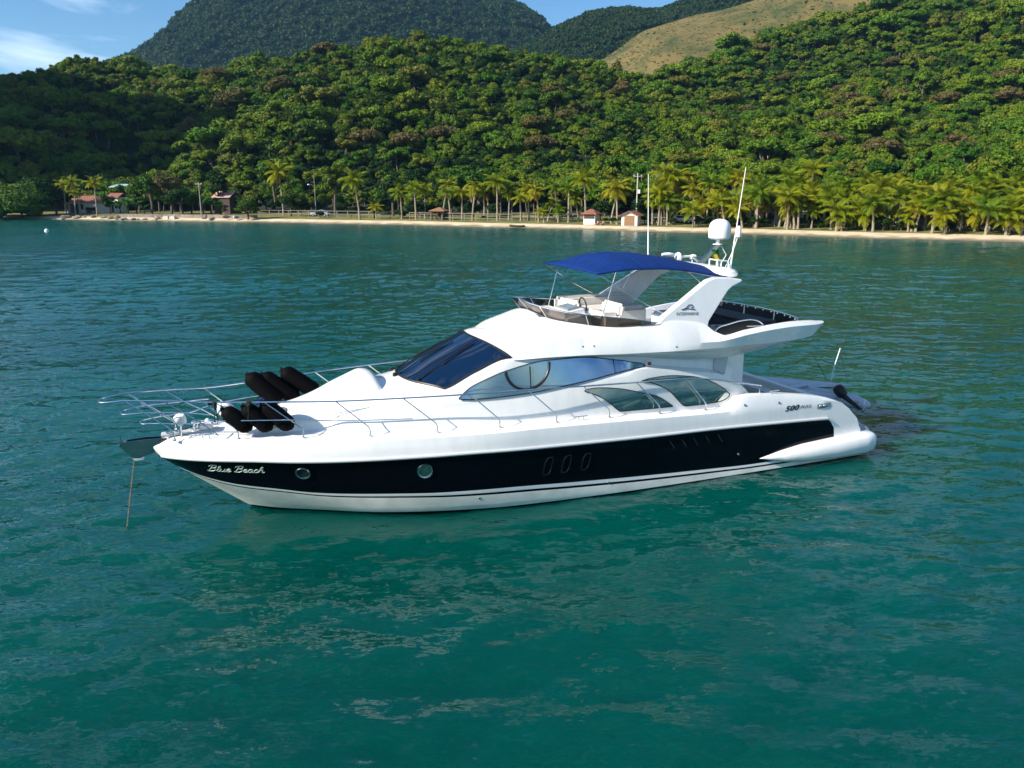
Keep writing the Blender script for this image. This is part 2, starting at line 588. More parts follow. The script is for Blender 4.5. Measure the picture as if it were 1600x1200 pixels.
M['sand'] = principled('pale_sand', (0.56, 0.46, 0.31), 0.9, var=0.16, vscale=0.5, bump=0.3, bscale=3)
def sandy():
    m = M['sand']; nt = m.node_tree; p = nt.nodes['Principled BSDF']
    src = p.inputs['Base Color'].links[0].from_socket
    g = nt.nodes.new('ShaderNodeNewGeometry'); sx = nt.nodes.new('ShaderNodeSeparateXYZ'); nt.links.new(g.outputs['Position'], sx.inputs[0])
    n = nt.nodes.new('ShaderNodeTexNoise'); n.inputs['Scale'].default_value = .35; nt.links.new(g.outputs['Position'], n.inputs['Vector'])
    a = nt.nodes.new('ShaderNodeMath'); a.operation = 'MULTIPLY_ADD'; a.inputs[1].default_value = -.5; nt.links.new(n.outputs['Fac'], a.inputs[0]); nt.links.new(sx.outputs['Z'], a.inputs[2])
    r = nt.nodes.new('ShaderNodeMapRange'); r.inputs['From Min'].default_value = -.12; r.inputs['From Max'].default_value = .10; nt.links.new(a.outputs[0], r.inputs['Value'])
    mx = nt.nodes.new('ShaderNodeMix'); mx.data_type = 'RGBA'; mx.inputs['A'].default_value = (.20, .15, .085, 1)
    nt.links.new(r.outputs[0], mx.inputs['Factor']); nt.links.new(src, mx.inputs['B']); nt.links.new(mx.outputs['Result'], p.inputs['Base Color'])


sandy()
M['wet_sand'] = principled('wet_sand', (0.30, 0.24, 0.15), 0.5, var=0.15, vscale=0.6)
M['lawn'] = principled('dry_beach_grass', (0.14, 0.135, 0.030), 0.9, var=0.5, vscale=0.35, bump=0.6, bscale=3)
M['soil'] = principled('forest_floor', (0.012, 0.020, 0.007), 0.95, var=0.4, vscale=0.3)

xs = np.arange(-300, 301, 2.5)
ts = np.concatenate([np.arange(-8, 8, .8), np.arange(8, 46, 2), np.arange(46, 520, 6.0)])


def strip(name, t0, t1, mats, dz=0):
    tt = ts[(ts >= t0) & (ts <= t1)]
    Xs, T = np.meshgrid(xs, tt)
    Ys = shore_y(Xs) + T
    Zs = land_z(Xs, Ys) + dz
    return tag(link(name, grid_mesh(name, Xs, Ys, Zs, mats)), kind='structure')


strip('beach', -8, ts[ts <= 4.9][-1], [M['sand']])
strip('lawn', ts[ts <= 4.9][-1], ts[ts <= 34][-1], [M['lawn']])
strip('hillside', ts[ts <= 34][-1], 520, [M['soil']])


def ridge(name, prof, d, width, mat, seed, amp, n=220, m=46):
    px = np.array([p[0] for p in prof], float)
    pz = []; pxs = []
    for a, b in prof:
        q = at_d(a, b, d); pz.append(q.z); pxs.append(q.x)
    Xr = np.linspace(pxs[0], pxs[-1], n); Tr = np.linspace(-1.0, 1.0, m)
    Xg, Tg = np.meshgrid(Xr, Tr)
    top = pchip(pxs, pz, Xg)
    Yg = d + Tg * width
    env = np.cos(Tg * math.pi / 2)**1.25
    gul = fbm(Xg / width * 2.6 + seed, Tg * 1.4 + seed, 4, seed) * amp
    Zg = top * env + gul * np.clip(1 - env, 0, .6) * np.clip(env * 4, 0, 1) - 3
    me = grid_mesh(name, Xg, Yg, Zg, [mat])
    o = tag(link(name, me), kind='structure')
    return o, (Xr, Tr, Zg, d, width)


def ridge_sample(info, x, t):
    Xr, Tr, Zg, d, width = info
    i = np.clip((x - Xr[0]) / (Xr[1] - Xr[0]), 0, len(Xr) - 1.001); j = np.clip((t - Tr[0]) / (Tr[1] - Tr[0]), 0, len(Tr) - 1.001)
    i0, j0 = i.astype(int), j.astype(int); a, b = i - i0, j - j0
    return (Zg[j0, i0] * (1 - a) * (1 - b) + Zg[j0, i0 + 1] * a * (1 - b) + Zg[j0 + 1, i0] * (1 - a) * b + Zg[j0 + 1, i0 + 1] * a * b), d + t * width


def meadow():
    m = principled('dry_hill_meadow', (0.15, 0.11, 0.045), 0.95)
    nt = m.node_tree; p = nt.nodes['Principled BSDF']
    tc = nt.nodes.new('ShaderNodeTexCoord')
    no = nt.nodes.new('ShaderNodeTexNoise'); no.inputs['Scale'].default_value = 0.030; no.inputs['Detail'].default_value = 12; no.inputs['Roughness'].default_value = .78
    rp = nt.nodes.new('ShaderNodeValToRGB')
    rp.color_ramp.elements[0].position = .40; rp.color_ramp.elements[0].color = (0.034, 0.050, 0.010, 1)
    rp.color_ramp.elements[1].position = .56; rp.color_ramp.elements[1].color = (0.135, 0.100, 0.030, 1)
    nt.links.new(tc.outputs['Object'], no.inputs['Vector']); nt.links.new(no.outputs['Fac'], rp.inputs[0]); nt.links.new(rp.outputs[0], p.inputs['Base Color'])
    return m


_, brown = ridge('meadow_hill', [(700, 210), (850, 140), (930, 95), (965, 72), (1000, 47), (1040, 34), (1080, 22), (1120, 14), (1160, 2), (1260, -40), (1400, -110), (1700, -160)], 640, 240, meadow(), 3, 26)
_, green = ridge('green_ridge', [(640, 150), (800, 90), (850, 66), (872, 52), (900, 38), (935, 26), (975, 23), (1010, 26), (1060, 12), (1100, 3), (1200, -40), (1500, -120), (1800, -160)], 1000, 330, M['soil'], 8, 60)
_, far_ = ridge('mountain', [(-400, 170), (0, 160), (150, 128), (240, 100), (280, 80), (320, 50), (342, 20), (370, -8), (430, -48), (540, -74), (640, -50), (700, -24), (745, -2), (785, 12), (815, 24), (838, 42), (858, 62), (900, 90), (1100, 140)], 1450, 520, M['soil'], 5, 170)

# ------------------------------------------------------------------ foliage prototypes
LEAF = {
    'forest': leaf_mat('forest_leaves', trans=0.16, cols=[(0.018, 0.062, 0.003), (0.095, 0.150, 0.004), (0.040, 0.112, 0.004), (0.130, 0.155, 0.007), (0.055, 0.130, 0.005), (0.115, 0.118, 0.014), (0.110, 0.170, 0.005), (0.024, 0.075, 0.004)]),
    'dark': leaf_mat('dark_green_leaves', [(0.012, 0.040, 0.006), (0.025, 0.060, 0.008)]),
    'olive': leaf_mat('olive_leaves', [(0.090, 0.085, 0.020), (0.120, 0.095, 0.035)]),
    'bright': leaf_mat('bright_green_leaves', [(0.040, 0.100, 0.008), (0.080, 0.125, 0.010)]),
    'red': leaf_mat('rust_red_blossom_leaves', [(0.16, 0.035, 0.012), (0.20, 0.050, 0.015)]),
    'brown': leaf_mat('pale_brown_leaves', [(0.125, 0.098, 0.032), (0.14, 0.105, 0.035)]),
    'palm': leaf_mat('coconut_fronds', [(0.15, 0.21, 0.008), (0.25, 0.26, 0.010), (0.105, 0.18, 0.010), (0.31, 0.28, 0.014)], 0.38, 0.4),
    'hillpalm': leaf_mat('hill_palm_fronds', [(0.035, 0.080, 0.010), (0.070, 0.105, 0.012), (0.025, 0.06, 0.010)], 0.3, 0.4),
    'deadfrond': leaf_mat('dry_fronds', [(0.20, 0.14, 0.02), (0.24, 0.14, 0.025)], 0.3),
    'banana': leaf_mat('banana_leaves', [(0.04, 0.12, 0.02), (0.07, 0.16, 0.03)], 0.4, 0.35),
    'far': leaf_mat('far_forest_leaves', [(0.010, 0.034, 0.010), (0.032, 0.060, 0.014), (0.014, 0.046, 0.014), (0.045, 0.060, 0.016)]),
}
M['bark'] = principled('grey_brown_bark', (0.10, 0.078, 0.055), 0.9, var=0.3, vscale=3)
M['palm_bark'] = principled('pale_palm_trunk', (0.27, 0.22, 0.16), 0.85, var=0.3, vscale=4)


def crown_mesh(name, mat, seed, rx=3.0, rz=2.4, clumps=13, leaves=70, size=0.55, cz=4.2, core=True, flat=0.0):
    """leaf-sized faces spread over overlapping clumps inside an ellipsoidal, uneven volume"""
    rng = np.random.RandomState(seed)
    V, F = [], []
    cs = []
    for k in range(clumps):
        th = rng.uniform(0, 2 * math.pi); u = rng.uniform(-0.35, 1.0)
        rr = math.sqrt(max(0, 1 - max(u, 0)**2)) * rng.uniform(.45, 1.0)
        c = np.array([rx * rr * math.cos(th) * .8, rx * rr * math.sin(th) * .8, cz + rz * u * (.75 - flat * .4) + rng.normal(0, .25)])
        cs.append((c, rng.uniform(.28, .52) * rx))
    o = 0
    for c, r in cs:
        n = int(leaves * (r / (.4 * rx))**1.5)
        d = rng.normal(size=(n, 3)); d[:, 2] = np.abs(d[:, 2]) * .9 + d[:, 2] * .25; d /= np.linalg.norm(d, axis=1)[:, None]
        P = c + d * r * rng.uniform(.72, 1.08, (n, 1)) * np.array([1, 1, .8 - flat * .3])
        nn = d + rng.normal(size=(n, 3)) * .55; nn /= np.linalg.norm(nn, axis=1)[:, None]
        a = np.cross(nn, rng.normal(size=(n, 3))); a /= np.linalg.norm(a, axis=1)[:, None]
        b = np.cross(nn, a)
        s = size * rng.uniform(.55, 1.25, (n, 1)); w = rng.uniform(.4, .75, (n, 1))
        tip = P + a * s; l = P - a * s * .2 + b * s * w; q = P - a * s; rgt = P - a * s * .2 - b * s * w
        V.append(np.stack([tip, l, q - nn * s * .25, rgt], 1).reshape(-1, 3))
        F += [(o + 4 * i, o + 4 * i + 1, o + 4 * i + 2, o + 4 * i + 3) for i in range(n)]
        o += 4 * n
        if core:
            ring, seg = 5, 7
            vs = []
            for i in range(ring):
                ph = math.pi * (i + .5) / ring
                for j in range(seg):
                    t = 2 * math.pi * j / seg
                    k = r * .74 * rng.uniform(.75, 1.1)
                    vs.append((c[0] + k * math.sin(ph) * math.cos(t), c[1] + k * math.sin(ph) * math.sin(t), c[2] + k * .75 * math.cos(ph)))
            V.append(np.array(vs))
            for i in range(ring - 1):
                for j in range(seg):
                    F.append((o + i * seg + j, o + (i + 1) * seg + j, o + (i + 1) * seg + (j + 1) % seg, o + i * seg + (j + 1) % seg))
            F.append(tuple(o + j for j in range(seg)))
            o += len(vs)
    me = bpy.data.meshes.new(name)
    me.from_pydata(np.concatenate(V).tolist(), [], F)
    me.materials.append(mat)
    me.update()
    return me, cs


def trunk_mesh(name, cs, seed, h=3.6, r=0.22):
    rng = random.Random(seed)
    mb = MB()
    top = Vector((rng.uniform(-.3, .3), rng.uniform(-.3, .3), h))
    mid = Vector((rng.uniform(-.25, .25), rng.uniform(-.25, .25), h * .5))
    mb.tube([(0, 0, -.8), mid, top], [r * 1.3, r, r * .75], 7)
    for c, rr in cs[:7]:
        e = Vector(c)
        k = mid.lerp(top, rng.uniform(.3, 1))
        mb.tube([k, k.lerp(e, .55) + Vector((0, 0, -.2)), e], [r * .5, r * .35, r * .12], 5)
    return mb.mesh(name, M['bark'], recalc=False)


def palm_crown_mesh(name, mats, seed, n=20, L=3.0, droop=1.0, dead=2, width=0.62, nuts=True, seg=9):
    rng = random.Random(seed)
    V, F, MI = [], [], []
    for k in range(n):
        az = 2 * math.pi * k / n * 2.618 + rng.uniform(-.25, .25)
        lvl = k / n
        el = R(78 - 105 * lvl + rng.uniform(-8, 8))
        isdead = k >= n - dead
        if isdead: el = R(-48 + rng.uniform(-15, 8))
        ln = L * rng.uniform(.82, 1.08) * (0.75 if isdead else 1)
        p = Vector((0, 0, 0)); e = el
        side = Vector((-math.sin(az), math.cos(az), 0))
        pts = []
        for i in range(seg + 1):
            pts.append((p.copy(), e))
            p = p + Vector((math.cos(az) * math.cos(e), math.sin(az) * math.cos(e), math.sin(e))) * ln / seg
            e -= R(10.5) * droop * (0.5 + i / seg)
            e = max(e, R(-84))
        for i in range(seg):
            a, ea = pts[i]; b, eb = pts[i + 1]
            t = (b - a).normalized(); up = side.cross(t) * -1
            if up.z < 0: up = -up
            w = width * math.sin(math.pi * min(1, (i + .7) / (seg + .3)) ** .7) * rng.uniform(.85, 1.1)
            for half in range(2):
                s0 = a.lerp(b, half * .5); s1 = a.lerp(b, half * .5 + .30)
                for sg in (1, -1):
                    out = side * sg * w + t * w * .55 - up * w * (.35 + .25 * (i / seg)) - Vector((0, 0, 1)) * w * .25
                    o = len(V)
                    V.extend([s0, s1, s1 + out * .95, s0 + out * rng.uniform(.9, 1.05)])
                    F.append((o, o + 1, o + 2, o + 3)); MI.append(1 if isdead else 0)
            o = len(V); ww = side * .035
            V.extend([a + ww, a - ww, b - ww, b + ww]); F.append((o, o + 1, o + 2, o + 3)); MI.append(1 if isdead else 0)
    me = bpy.data.meshes.new(name)
    me.from_pydata([tuple(v) for v in V], [], F)
    for m in mats: me.materials.append(m)
    me.polygons.foreach_set('material_index', MI)
    me.update()
    return me


def palm_trunk_mesh(name, h, lean, seed, r=0.17):
    rng = random.Random(seed)
    pts, rs = [], []
    for i in range(9):
        t = i / 8
        pts.append((lean * (t ** 1.6), rng.uniform(-.03, .03), h * t - (0.5 if i == 0 else 0)))
        rs.append(r * (1.35 - .55 * t ** .5) if i else r * 1.6)
    mb = MB().tube(pts, rs, 8)
    # coconut cluster at the top
    return mb.mesh(name, M['palm_bark'], recalc=False), Vector(pts[-1])


def bare_mesh(name, seed, h=7.0):
    rng = random.Random(seed)
    mb = MB()

    def br(p, d, ln, r, lev):
        q = p + d * ln
        m = p.lerp(q, .5) + Vector((rng.uniform(-.1, .1), rng.uniform(-.1, .1), 0)) * ln
        mb.tube([p, m, q], [r, r * .8, r * .55], 5, cap=False)
        if lev < 4:
            for k in range(rng.choice((2, 3))):
                nd = (d + Vector((rng.uniform(-1, 1), rng.uniform(-1, 1), rng.uniform(-.1, .7))) * .75).normalized()
                br(q, nd, ln * rng.uniform(.6, .8), r * .55, lev + 1)
    br(Vector((0, 0, -.5)), Vector((.05, 0, 1)), h * .36, .2, 0)
    return mb


# prototype sets: (crown mesh, trunk mesh)
PROTO = {}
KINDS = [('round', dict(rx=3.0, rz=2.3, clumps=14, leaves=95, size=.34, cz=4.3)),
         ('broad', dict(rx=3.9, rz=1.7, clumps=17, leaves=92, size=.33, cz=4.6, flat=.5)),
         ('tall', dict(rx=2.3, rz=3.3, clumps=14, leaves=90, size=.32, cz=5.0)),
         ('open', dict(rx=3.3, rz=2.2, clumps=10, leaves=95, size=.32, cz=4.8)),
         ('dense', dict(rx=2.8, rz=2.0, clumps=18, leaves=88, size=.32, cz=3.6))]
for i, (kn, kw) in enumerate(KINDS):
    cm, cs = crown_mesh('crown_' + kn, LEAF['forest'], 20 + i, **kw)
    tm = trunk_mesh('trunk_' + kn, cs, 30 + i, h=kw['cz'] - .4)
    PROTO[kn] = (cm, tm, cs)


def recolour(kn, col, seed, m=1.0):
    kw = dict(dict(KINDS)[kn])
    if m > 1:      # a large crown: more and finer clumps, leaves of ordinary size
        kw.update(rx=kw['rx'] * m, rz=kw['rz'] * m, cz=kw['cz'] * m, clumps=int(kw['clumps'] * 2.4), leaves=int(kw['leaves'] * 1.7), size=kw['size'] * 1.25)
    cm, cs = crown_mesh('crown_%s_%s' % (kn, col), LEAF[col], seed, **kw)
    return cm, trunk_mesh('trunk_%s_%s' % (kn, col), cs, seed + 1, h=kw['cz'] - .4), cs


HILLPALM = palm_crown_mesh('hill_palm_crown', [LEAF['hillpalm'], LEAF['deadfrond']], 4, n=17, L=2.9, dead=1, width=.55, seg=7)
HILLPALM_T, HP_TOP = palm_trunk_mesh('hill_palm_trunk', 4.6, .3, 5, .13)


def scatter(name, P, S, RZ, IDX, protos, label=None, tilt=.08):
    """one object of kind stuff: geometry nodes put the prototype meshes on the points"""
    me = bpy.data.meshes.new(name)
    me.vertices.add(len(P))
    me.vertices.foreach_set('co', np.asarray(P, np.float32).reshape(-1))
    rot = np.zeros((len(P), 3), np.float32)
    rr = np.random.RandomState(len(P))
    rot[:, 0] = rr.normal(0, tilt, len(P)); rot[:, 1] = rr.normal(0, tilt, len(P)); rot[:, 2] = RZ
    for nm, ty, val, key in (('scl', 'FLOAT_VECTOR', np.asarray(S, np.float32), 'vector'), ('rot', 'FLOAT_VECTOR', rot, 'vector'), ('idx', 'INT', np.asarray(IDX, np.int32), 'value')):
        a = me.attributes.new(nm, ty, 'POINT')
        a.data.foreach_set(key, val.reshape(-1))
    o = link(name, me)
    c = bpy.data.collections.new(name + '_prototypes')
    for i, pm in enumerate(protos):
        c.objects.link(bpy.data.objects.new('%s_p%02d' % (name, i), pm))
    ng = bpy.data.node_groups.new(name, 'GeometryNodeTree')
    ng.interface.new_socket('Geometry', in_out='INPUT', socket_type='NodeSocketGeometry')
    ng.interface.new_socket('Geometry', in_out='OUTPUT', socket_type='NodeSocketGeometry')
    N = ng.nodes.new
    gi, go, iop, ci = N('NodeGroupInput'), N('NodeGroupOutput'), N('GeometryNodeInstanceOnPoints'), N('GeometryNodeCollectionInfo')
    ci.inputs['Collection'].default_value = c
    ci.inputs['Separate Children'].default_value = True
    ci.inputs['Reset Children'].default_value = True
    iop.inputs['Pick Instance'].default_value = True

    def attr(nm, ty):
        n = N('GeometryNodeInputNamedAttribute'); n.data_type = ty; n.inputs['Name'].default_value = nm
        return n.outputs['Attribute']
    lk = ng.links.new
    lk(gi.outputs[0], iop.inputs['Points']); lk(ci.outputs[0], iop.inputs['Instance'])
    lk(attr('idx', 'INT'), iop.inputs['Instance Index'])
    e2r = N('FunctionNodeEulerToRotation')
    lk(attr('rot', 'FLOAT_VECTOR'), e2r.inputs[0]); lk(e2r.outputs[0], iop.inputs['Rotation'])
    lk(attr('scl', 'FLOAT_VECTOR'), iop.inputs['Scale'])
    lk(iop.outputs[0], go.inputs[0])
    md = o.modifiers.new('scatter', 'NODES'); md.node_group = ng
    tag(o, label, kind='stuff')
    return o


def merged(crown, trunk):
    """crown and trunk as one mesh, for the scattered masses"""
    bm = bmesh.new(); bm.from_mesh(crown)
    n0 = len(bm.faces)
    bm.from_mesh(trunk)
    bm.faces.ensure_lookup_table()
    for f in bm.faces[n0:]: f.material_index = 1
    me = bpy.data.meshes.new(crown.name + '_whole')
    bm.to_mesh(me); bm.free()
    me.materials.append(crown.materials[0]); me.materials.append(trunk.materials[0])
    return me


# ------------------------------------------------------------------ hillside forest
rng = np.random.RandomState(12)
pts = []
for x in np.arange(-330, 300, 4.0):
    for y in np.arange(110, 480, 4.0):
        xx, yy = x + rng.uniform(-2.2, 2.2), y + rng.uniform(-2.2, 2.2)
        pts.append((xx, yy))
pts = np.array(pts)
t_in = pts[:, 1] - shore_y(pts[:, 0])
zc_ = pts[:, 1] * math.cos(PITCH)
pxx = 800 + 1217 * pts[:, 0] / zc_
crest_px = np.array([c[0] for c in CREST]); crest_d = np.array([c[2] for c in CREST])
dmax = np.interp(pxx, crest_px, crest_d) + 22
edge = np.where(pxx < 420, 30, np.where(pxx < 1000, 33, 40))
keep = (t_in > edge) & (pts[:, 1] < dmax) & (pxx > -420) & (pxx < 1710)
pts = pts[keep]; pxx = pxx[keep]; t_in = t_in[keep]
pz = land_z(pts[:, 0], pts[:, 1])
patch = fbm(pts[:, 0] * .028, pts[:, 1] * .028, 3, 40)
kind = rng.choice(5, len(pts), p=(.28, .16, .16, .16, .24))
is_palm = (rng.uniform(size=len(pts)) < np.clip(.20 + patch * .9, 0, .55)) & (pxx > 420)
scl = rng.uniform(.64, 1.10, len(pts)) * (1 + np.clip(patch, -.3, .4))
_b = rng.uniform(size=len(pts)); scl[_b < .10] *= 1.3; scl[_b < .02] *= 1.2; kind[_b < .07] = 1; scl[_b > .8] *= .75
scl[is_palm] = rng.uniform(.75, 1.15, is_palm.sum())
rz = rng.uniform(0, 6.28, len(pts))
order = np.argsort(pts[:, 1] / scl ** .6 + rng.uniform(0, 10, len(pts)))
N_TREE, N_PALM = 245, 40

PLACE = [(-200, 150, 'on the dark slope behind the shore bush'), (150, 270, 'in the shady hollow above the red-roofed white house'),
         (270, 420, 'on the slope behind the tall wooden pole'), (420, 560, 'behind the grey post-and-rail fence'),
         (560, 690, 'behind the single coconut palm by the fence'), (690, 860, 'behind the small picnic shelter'),
         (860, 1000, 'behind the two small beach huts'), (1000, 1130, 'behind the white gabled house'),
         (1130, 1290, 'behind the red tiled villa'), (1290, 1430, 'behind the thickest part of the palm row'),
         (1430, 1900, 'behind the palms at the far right')]
ADJ = {'round': 'rounded leafy', 'broad': 'wide spreading', 'tall': 'tall narrow', 'open': 'loose airy', 'dense': 'low dense'}


def place_words(px):
    for a, b, s in PLACE:
        if a <= px < b: return s
    return PLACE[-1][2]


def tree(x, y, z, kn, s, r, label, group, crown=None, trunk=None, name='broadleaf_tree', cat='tree', sz=None):
    e = empty(name, (x, y, z), r, label, cat, group)
    e.scale = (s, s, sz or s)
    c = crown or PROTO[kn][0]; t = trunk or PROTO[kn][1]
    link('crown', c, e); link('trunk', t, e)
    return e


n_t = n_p = 0
rest = []
for i in order:
    x, y = pts[i]
    if is_palm[i] and n_p < N_PALM and pxx[i] < 1650:
        n_p += 1
        e = empty('hill_palm', (x, y, pz[i]), rz[i], 'green feathery palm rising among the trees ' + place_words(pxx[i]), 'palm tree', 'feathery hill palms ' + place_words(pxx[i]))
        e.scale = (scl[i],) * 3
        link('trunk', HILLPALM_T, e)
        c = link('crown', HILLPALM, e); c.location = HP_TOP
    elif not is_palm[i] and n_t < N_TREE and pxx[i] > -60:
        n_t += 1
        kn = KINDS[kind[i]][0]
        pw = place_words(pxx[i])
        tree(x, y, pz[i], kn, scl[i], rz[i], '%s forest tree %s' % (ADJ[kn], pw), '%s forest trees %s' % (ADJ[kn], pw))
    else:
        rest.append(i)
rest = np.array(rest)
protos = [merged(PROTO[k][0], PROTO[k][1]) for k, _ in KINDS]
bmp = bmesh.new(); bmp.from_mesh(HILLPALM); bmesh.ops.translate(bmp, verts=bmp.verts, vec=HP_TOP)
n0 = len(bmp.faces); bmp.from_mesh(HILLPALM_T); bmp.faces.ensure_lookup_table()
for f in bmp.faces[n0:]: f.material_index = 2
hp = bpy.data.meshes.new('hill_palm_whole'); bmp.to_mesh(hp); bmp.free()
for m in (LEAF['hillpalm'], LEAF['deadfrond'], M['palm_bark']): hp.materials.append(m)
protos.append(hp)
idx = np.where(is_palm[rest], 5, kind[rest])
P = np.stack([pts[rest, 0], pts[rest, 1], pz[rest]], -1)
scatter('hillside_forest', P, np.stack([scl[rest]] * 3, -1), rz[rest], idx, protos, 'dense green forest covering the upper hillside')

und = []
for x in np.arange(-330, 300, 4.0):
    for y in np.arange(130, 470, 5.0):
        und.append((x + rng.uniform(-2, 2), y + rng.uniform(-2.4, 2.4)))
und = np.array(und)
upx = 800 + 1217 * und[:, 0] / (und[:, 1] * math.cos(PITCH))
k_ = (und[:, 1] - shore_y(und[:, 0]) > np.where(upx < 420, 36, 40)) & (und[:, 1] < np.interp(upx, crest_px, crest_d) + 12) & (upx > -420) & (upx < 1700)
und = und[k_]
us_ = rng.uniform(.5, .95, len(und))
scatter('undergrowth', np.stack([und[:, 0], und[:, 1], land_z(und[:, 0], und[:, 1]) - 1.5 * us_], -1), np.stack([us_ * 1.15, us_ * 1.15, us_], -1), rng.uniform(0, 6.28, len(und)), rng.randint(0, 2, len(und)),
        [recolour('dense', 'dark', 90)[0], recolour('round', 'dark', 92)[0]], 'low undergrowth filling the forest floor on the hillside')  # dark leaf colour deepens the shade between the crowns

# far woods: one mass per ridge
lowp = [crown_mesh('far_crown_%d' % i, LEAF['far'], 70 + i, rx=4.2, rz=2.6, clumps=7, leaves=26, size=1.0, cz=3.0)[0] for i in range(3)]


def ridge_woods(name, info, n, pxr, label, tr=(-.97, .1), smin=.8, smax=1.7, seed=1, dens=None, protos=lowp):
    rg = np.random.RandomState(seed)
    Xr = info[0]
    x = rg.uniform(Xr[0], Xr[-1], n); t = rg.uniform(tr[0], tr[1], n)
    z, y = ridge_sample(info, x, t)
    px = 800 + 1217 * x / y
    k = (px > pxr[0]) & (px < pxr[1])
    if dens is not None: k &= rg.uniform(size=n) < dens(x, t, px)
    x, y, z = x[k], y[k], z[k]
    s = rg.uniform(smin, smax, len(x))
    return scatter(name, np.stack([x, y, z - 1], -1), np.stack([s] * 3, -1), rg.uniform(0, 6.28, len(x)), rg.randint(0, len(protos), len(x)), protos, label)


ridge_woods('mountain_forest', far_, 20000, (150, 960), 'blue green forest covering the far mountain', tr=(-.75, .04), smin=1.3, smax=2.8, seed=2)
ridge_woods('ridge_forest', green, 15000, (800, 1350), 'dark green forest on the ridge behind the meadow', tr=(-.8, .04), smin=.8, smax=1.7, seed=3)
LEAF['tussock'] = leaf_mat('dry_tussock', [(0.10, 0.095, 0.018), (0.15, 0.115, 0.03), (0.07, 0.088, 0.014), (0.17, 0.125, 0.04)], .2)
lowt = [crown_mesh('tussock_%d' % i, LEAF['tussock'], 80 + i, rx=4.2, rz=2.0, clumps=6, leaves=16, size=1.0, cz=2.0)[0] for i in range(2)]
ridge_woods('meadow_grass', brown, 30000, (880, 1420), 'rough olive and tan grass covering the bare hill', tr=(-.95, .03), smin=.10, smax=.30, seed=9, protos=lowt)
ridge_woods('meadow_scrub', brown, 6000, (880, 1420), 'scattered scrub on the dry brown hill', tr=(-.95, .03), smin=.08, smax=.32, seed=4,
            dens=lambda x, t, px: np.clip(fbm(x * .012, t * 4, 4, 5) * 2.6 - .1, 0.05, 1))
# ------------------------------------------------------------------ beach front
def beach_pt(px, t):
    """ground point on a bearing, t metres inland of the water's edge"""
    y = 150.0
    for _ in range(40):
        x = (px - 800) / 1217 * (y * math.cos(PITCH) + 1.3)
        y = .5 * y + .5 * (float(shore_y(x)) + t)
    return Vector((x, y, lz(x, y)))


def slope_pt(px, py):
    """where the line of sight meets the hillside"""
    for d in np.arange(150, 470, 2.0):
        p = at_d(px, py, d)
        if lz(p.x, p.y) >= p.z: return Vector((p.x, p.y, lz(p.x, p.y)))
    return Vector((p.x, p.y, lz(p.x, p.y)))


M['plaster'] = principled('white_plaster', (0.60, 0.58, 0.54), 0.8, var=0.08, vscale=1.5)
M['tiles'] = principled('red_clay_roof_tiles', (0.22, 0.085, 0.055), 0.8, var=0.35, vscale=2.5, bump=0.6, bscale=5)
M['brown_wood'] = principled('brown_boards', (0.22, 0.12, 0.055), 0.75, var=0.25, vscale=5)
M['dark_wood'] = principled('dark_boards', (0.05, 0.034, 0.025), 0.8, var=0.3, vscale=4)
M['grey_wood'] = principled('weathered_grey_wood', (0.26, 0.235, 0.20), 0.85, var=0.25, vscale=5)
M['blue_roof'] = principled('pale_blue_sheet_roof', (0.30, 0.42, 0.46), 0.5, var=0.15, vscale=1.5)
M['white_roof'] = principled('white_sheet_roof', (0.62, 0.62, 0.60), 0.5, var=0.1, vscale=1.5)
M['blue_door'] = principled('dark_blue_door_paint', (0.02, 0.03, 0.09), 0.5)
M['window_glass'] = principled('dark_window_glass', (0.02, 0.025, 0.03), 0.08)
M['stone'] = principled('grey_brown_stone', (0.20, 0.17, 0.14), 0.9, var=0.35, vscale=1.2, bump=0.5, bscale=6)
M['pale_stone'] = principled('pale_cut_stone', (0.46, 0.43, 0.38), 0.9, var=0.2, vscale=2)
M['car_white'] = principled('white_car_paint', (0.72, 0.73, 0.74), 0.25, coat=0.6)
M['car_silver'] = principled('silver_car_paint', (0.35, 0.37, 0.40), 0.25, metal=0.5, coat=0.6)
M['car_dark'] = principled('dark_red_car_paint', (0.10, 0.015, 0.012), 0.25, coat=0.6)
M['tyre'] = principled('tyre_rubber', (0.012, 0.012, 0.012), 0.8)
M['skin'] = principled('tanned_skin', (0.42, 0.22, 0.14), 0.6)
M['swim'] = principled('red_swimwear', (0.35, 0.03, 0.03), 0.7)
M['hair'] = principled('dark_hair', (0.02, 0.013, 0.01), 0.6)


def hip_roof(w, d, h, rh, over, ridge, th=.12):
    mb = MB()
    a, b = w / 2 + over, d / 2 + over
    e = [(-a, -b, h - .1), (a, -b, h - .1), (a, b, h - .1), (-a, b, h - .1)]
    r0, r1 = (-ridge / 2, 0, h + rh), (ridge / 2, 0, h + rh)
    for zz in (0, -th):
        s = [(x, y, z + zz) for x, y, z in e + [r0, r1]]
        fs = [(0, 1, 5, 4), (1, 2, 5), (2, 3, 4, 5), (3, 0, 4)]
        mb.add(s, fs if zz == 0 else [f[::-1] for f in fs])
    mb.add([(x, y, z + zz) for zz in (0, -th) for x, y, z in e], [(0, 4, 5, 1), (1, 5, 6, 2), (2, 6, 7, 3), (3, 7, 4, 0)])
    # tile courses as ribs
    return mb


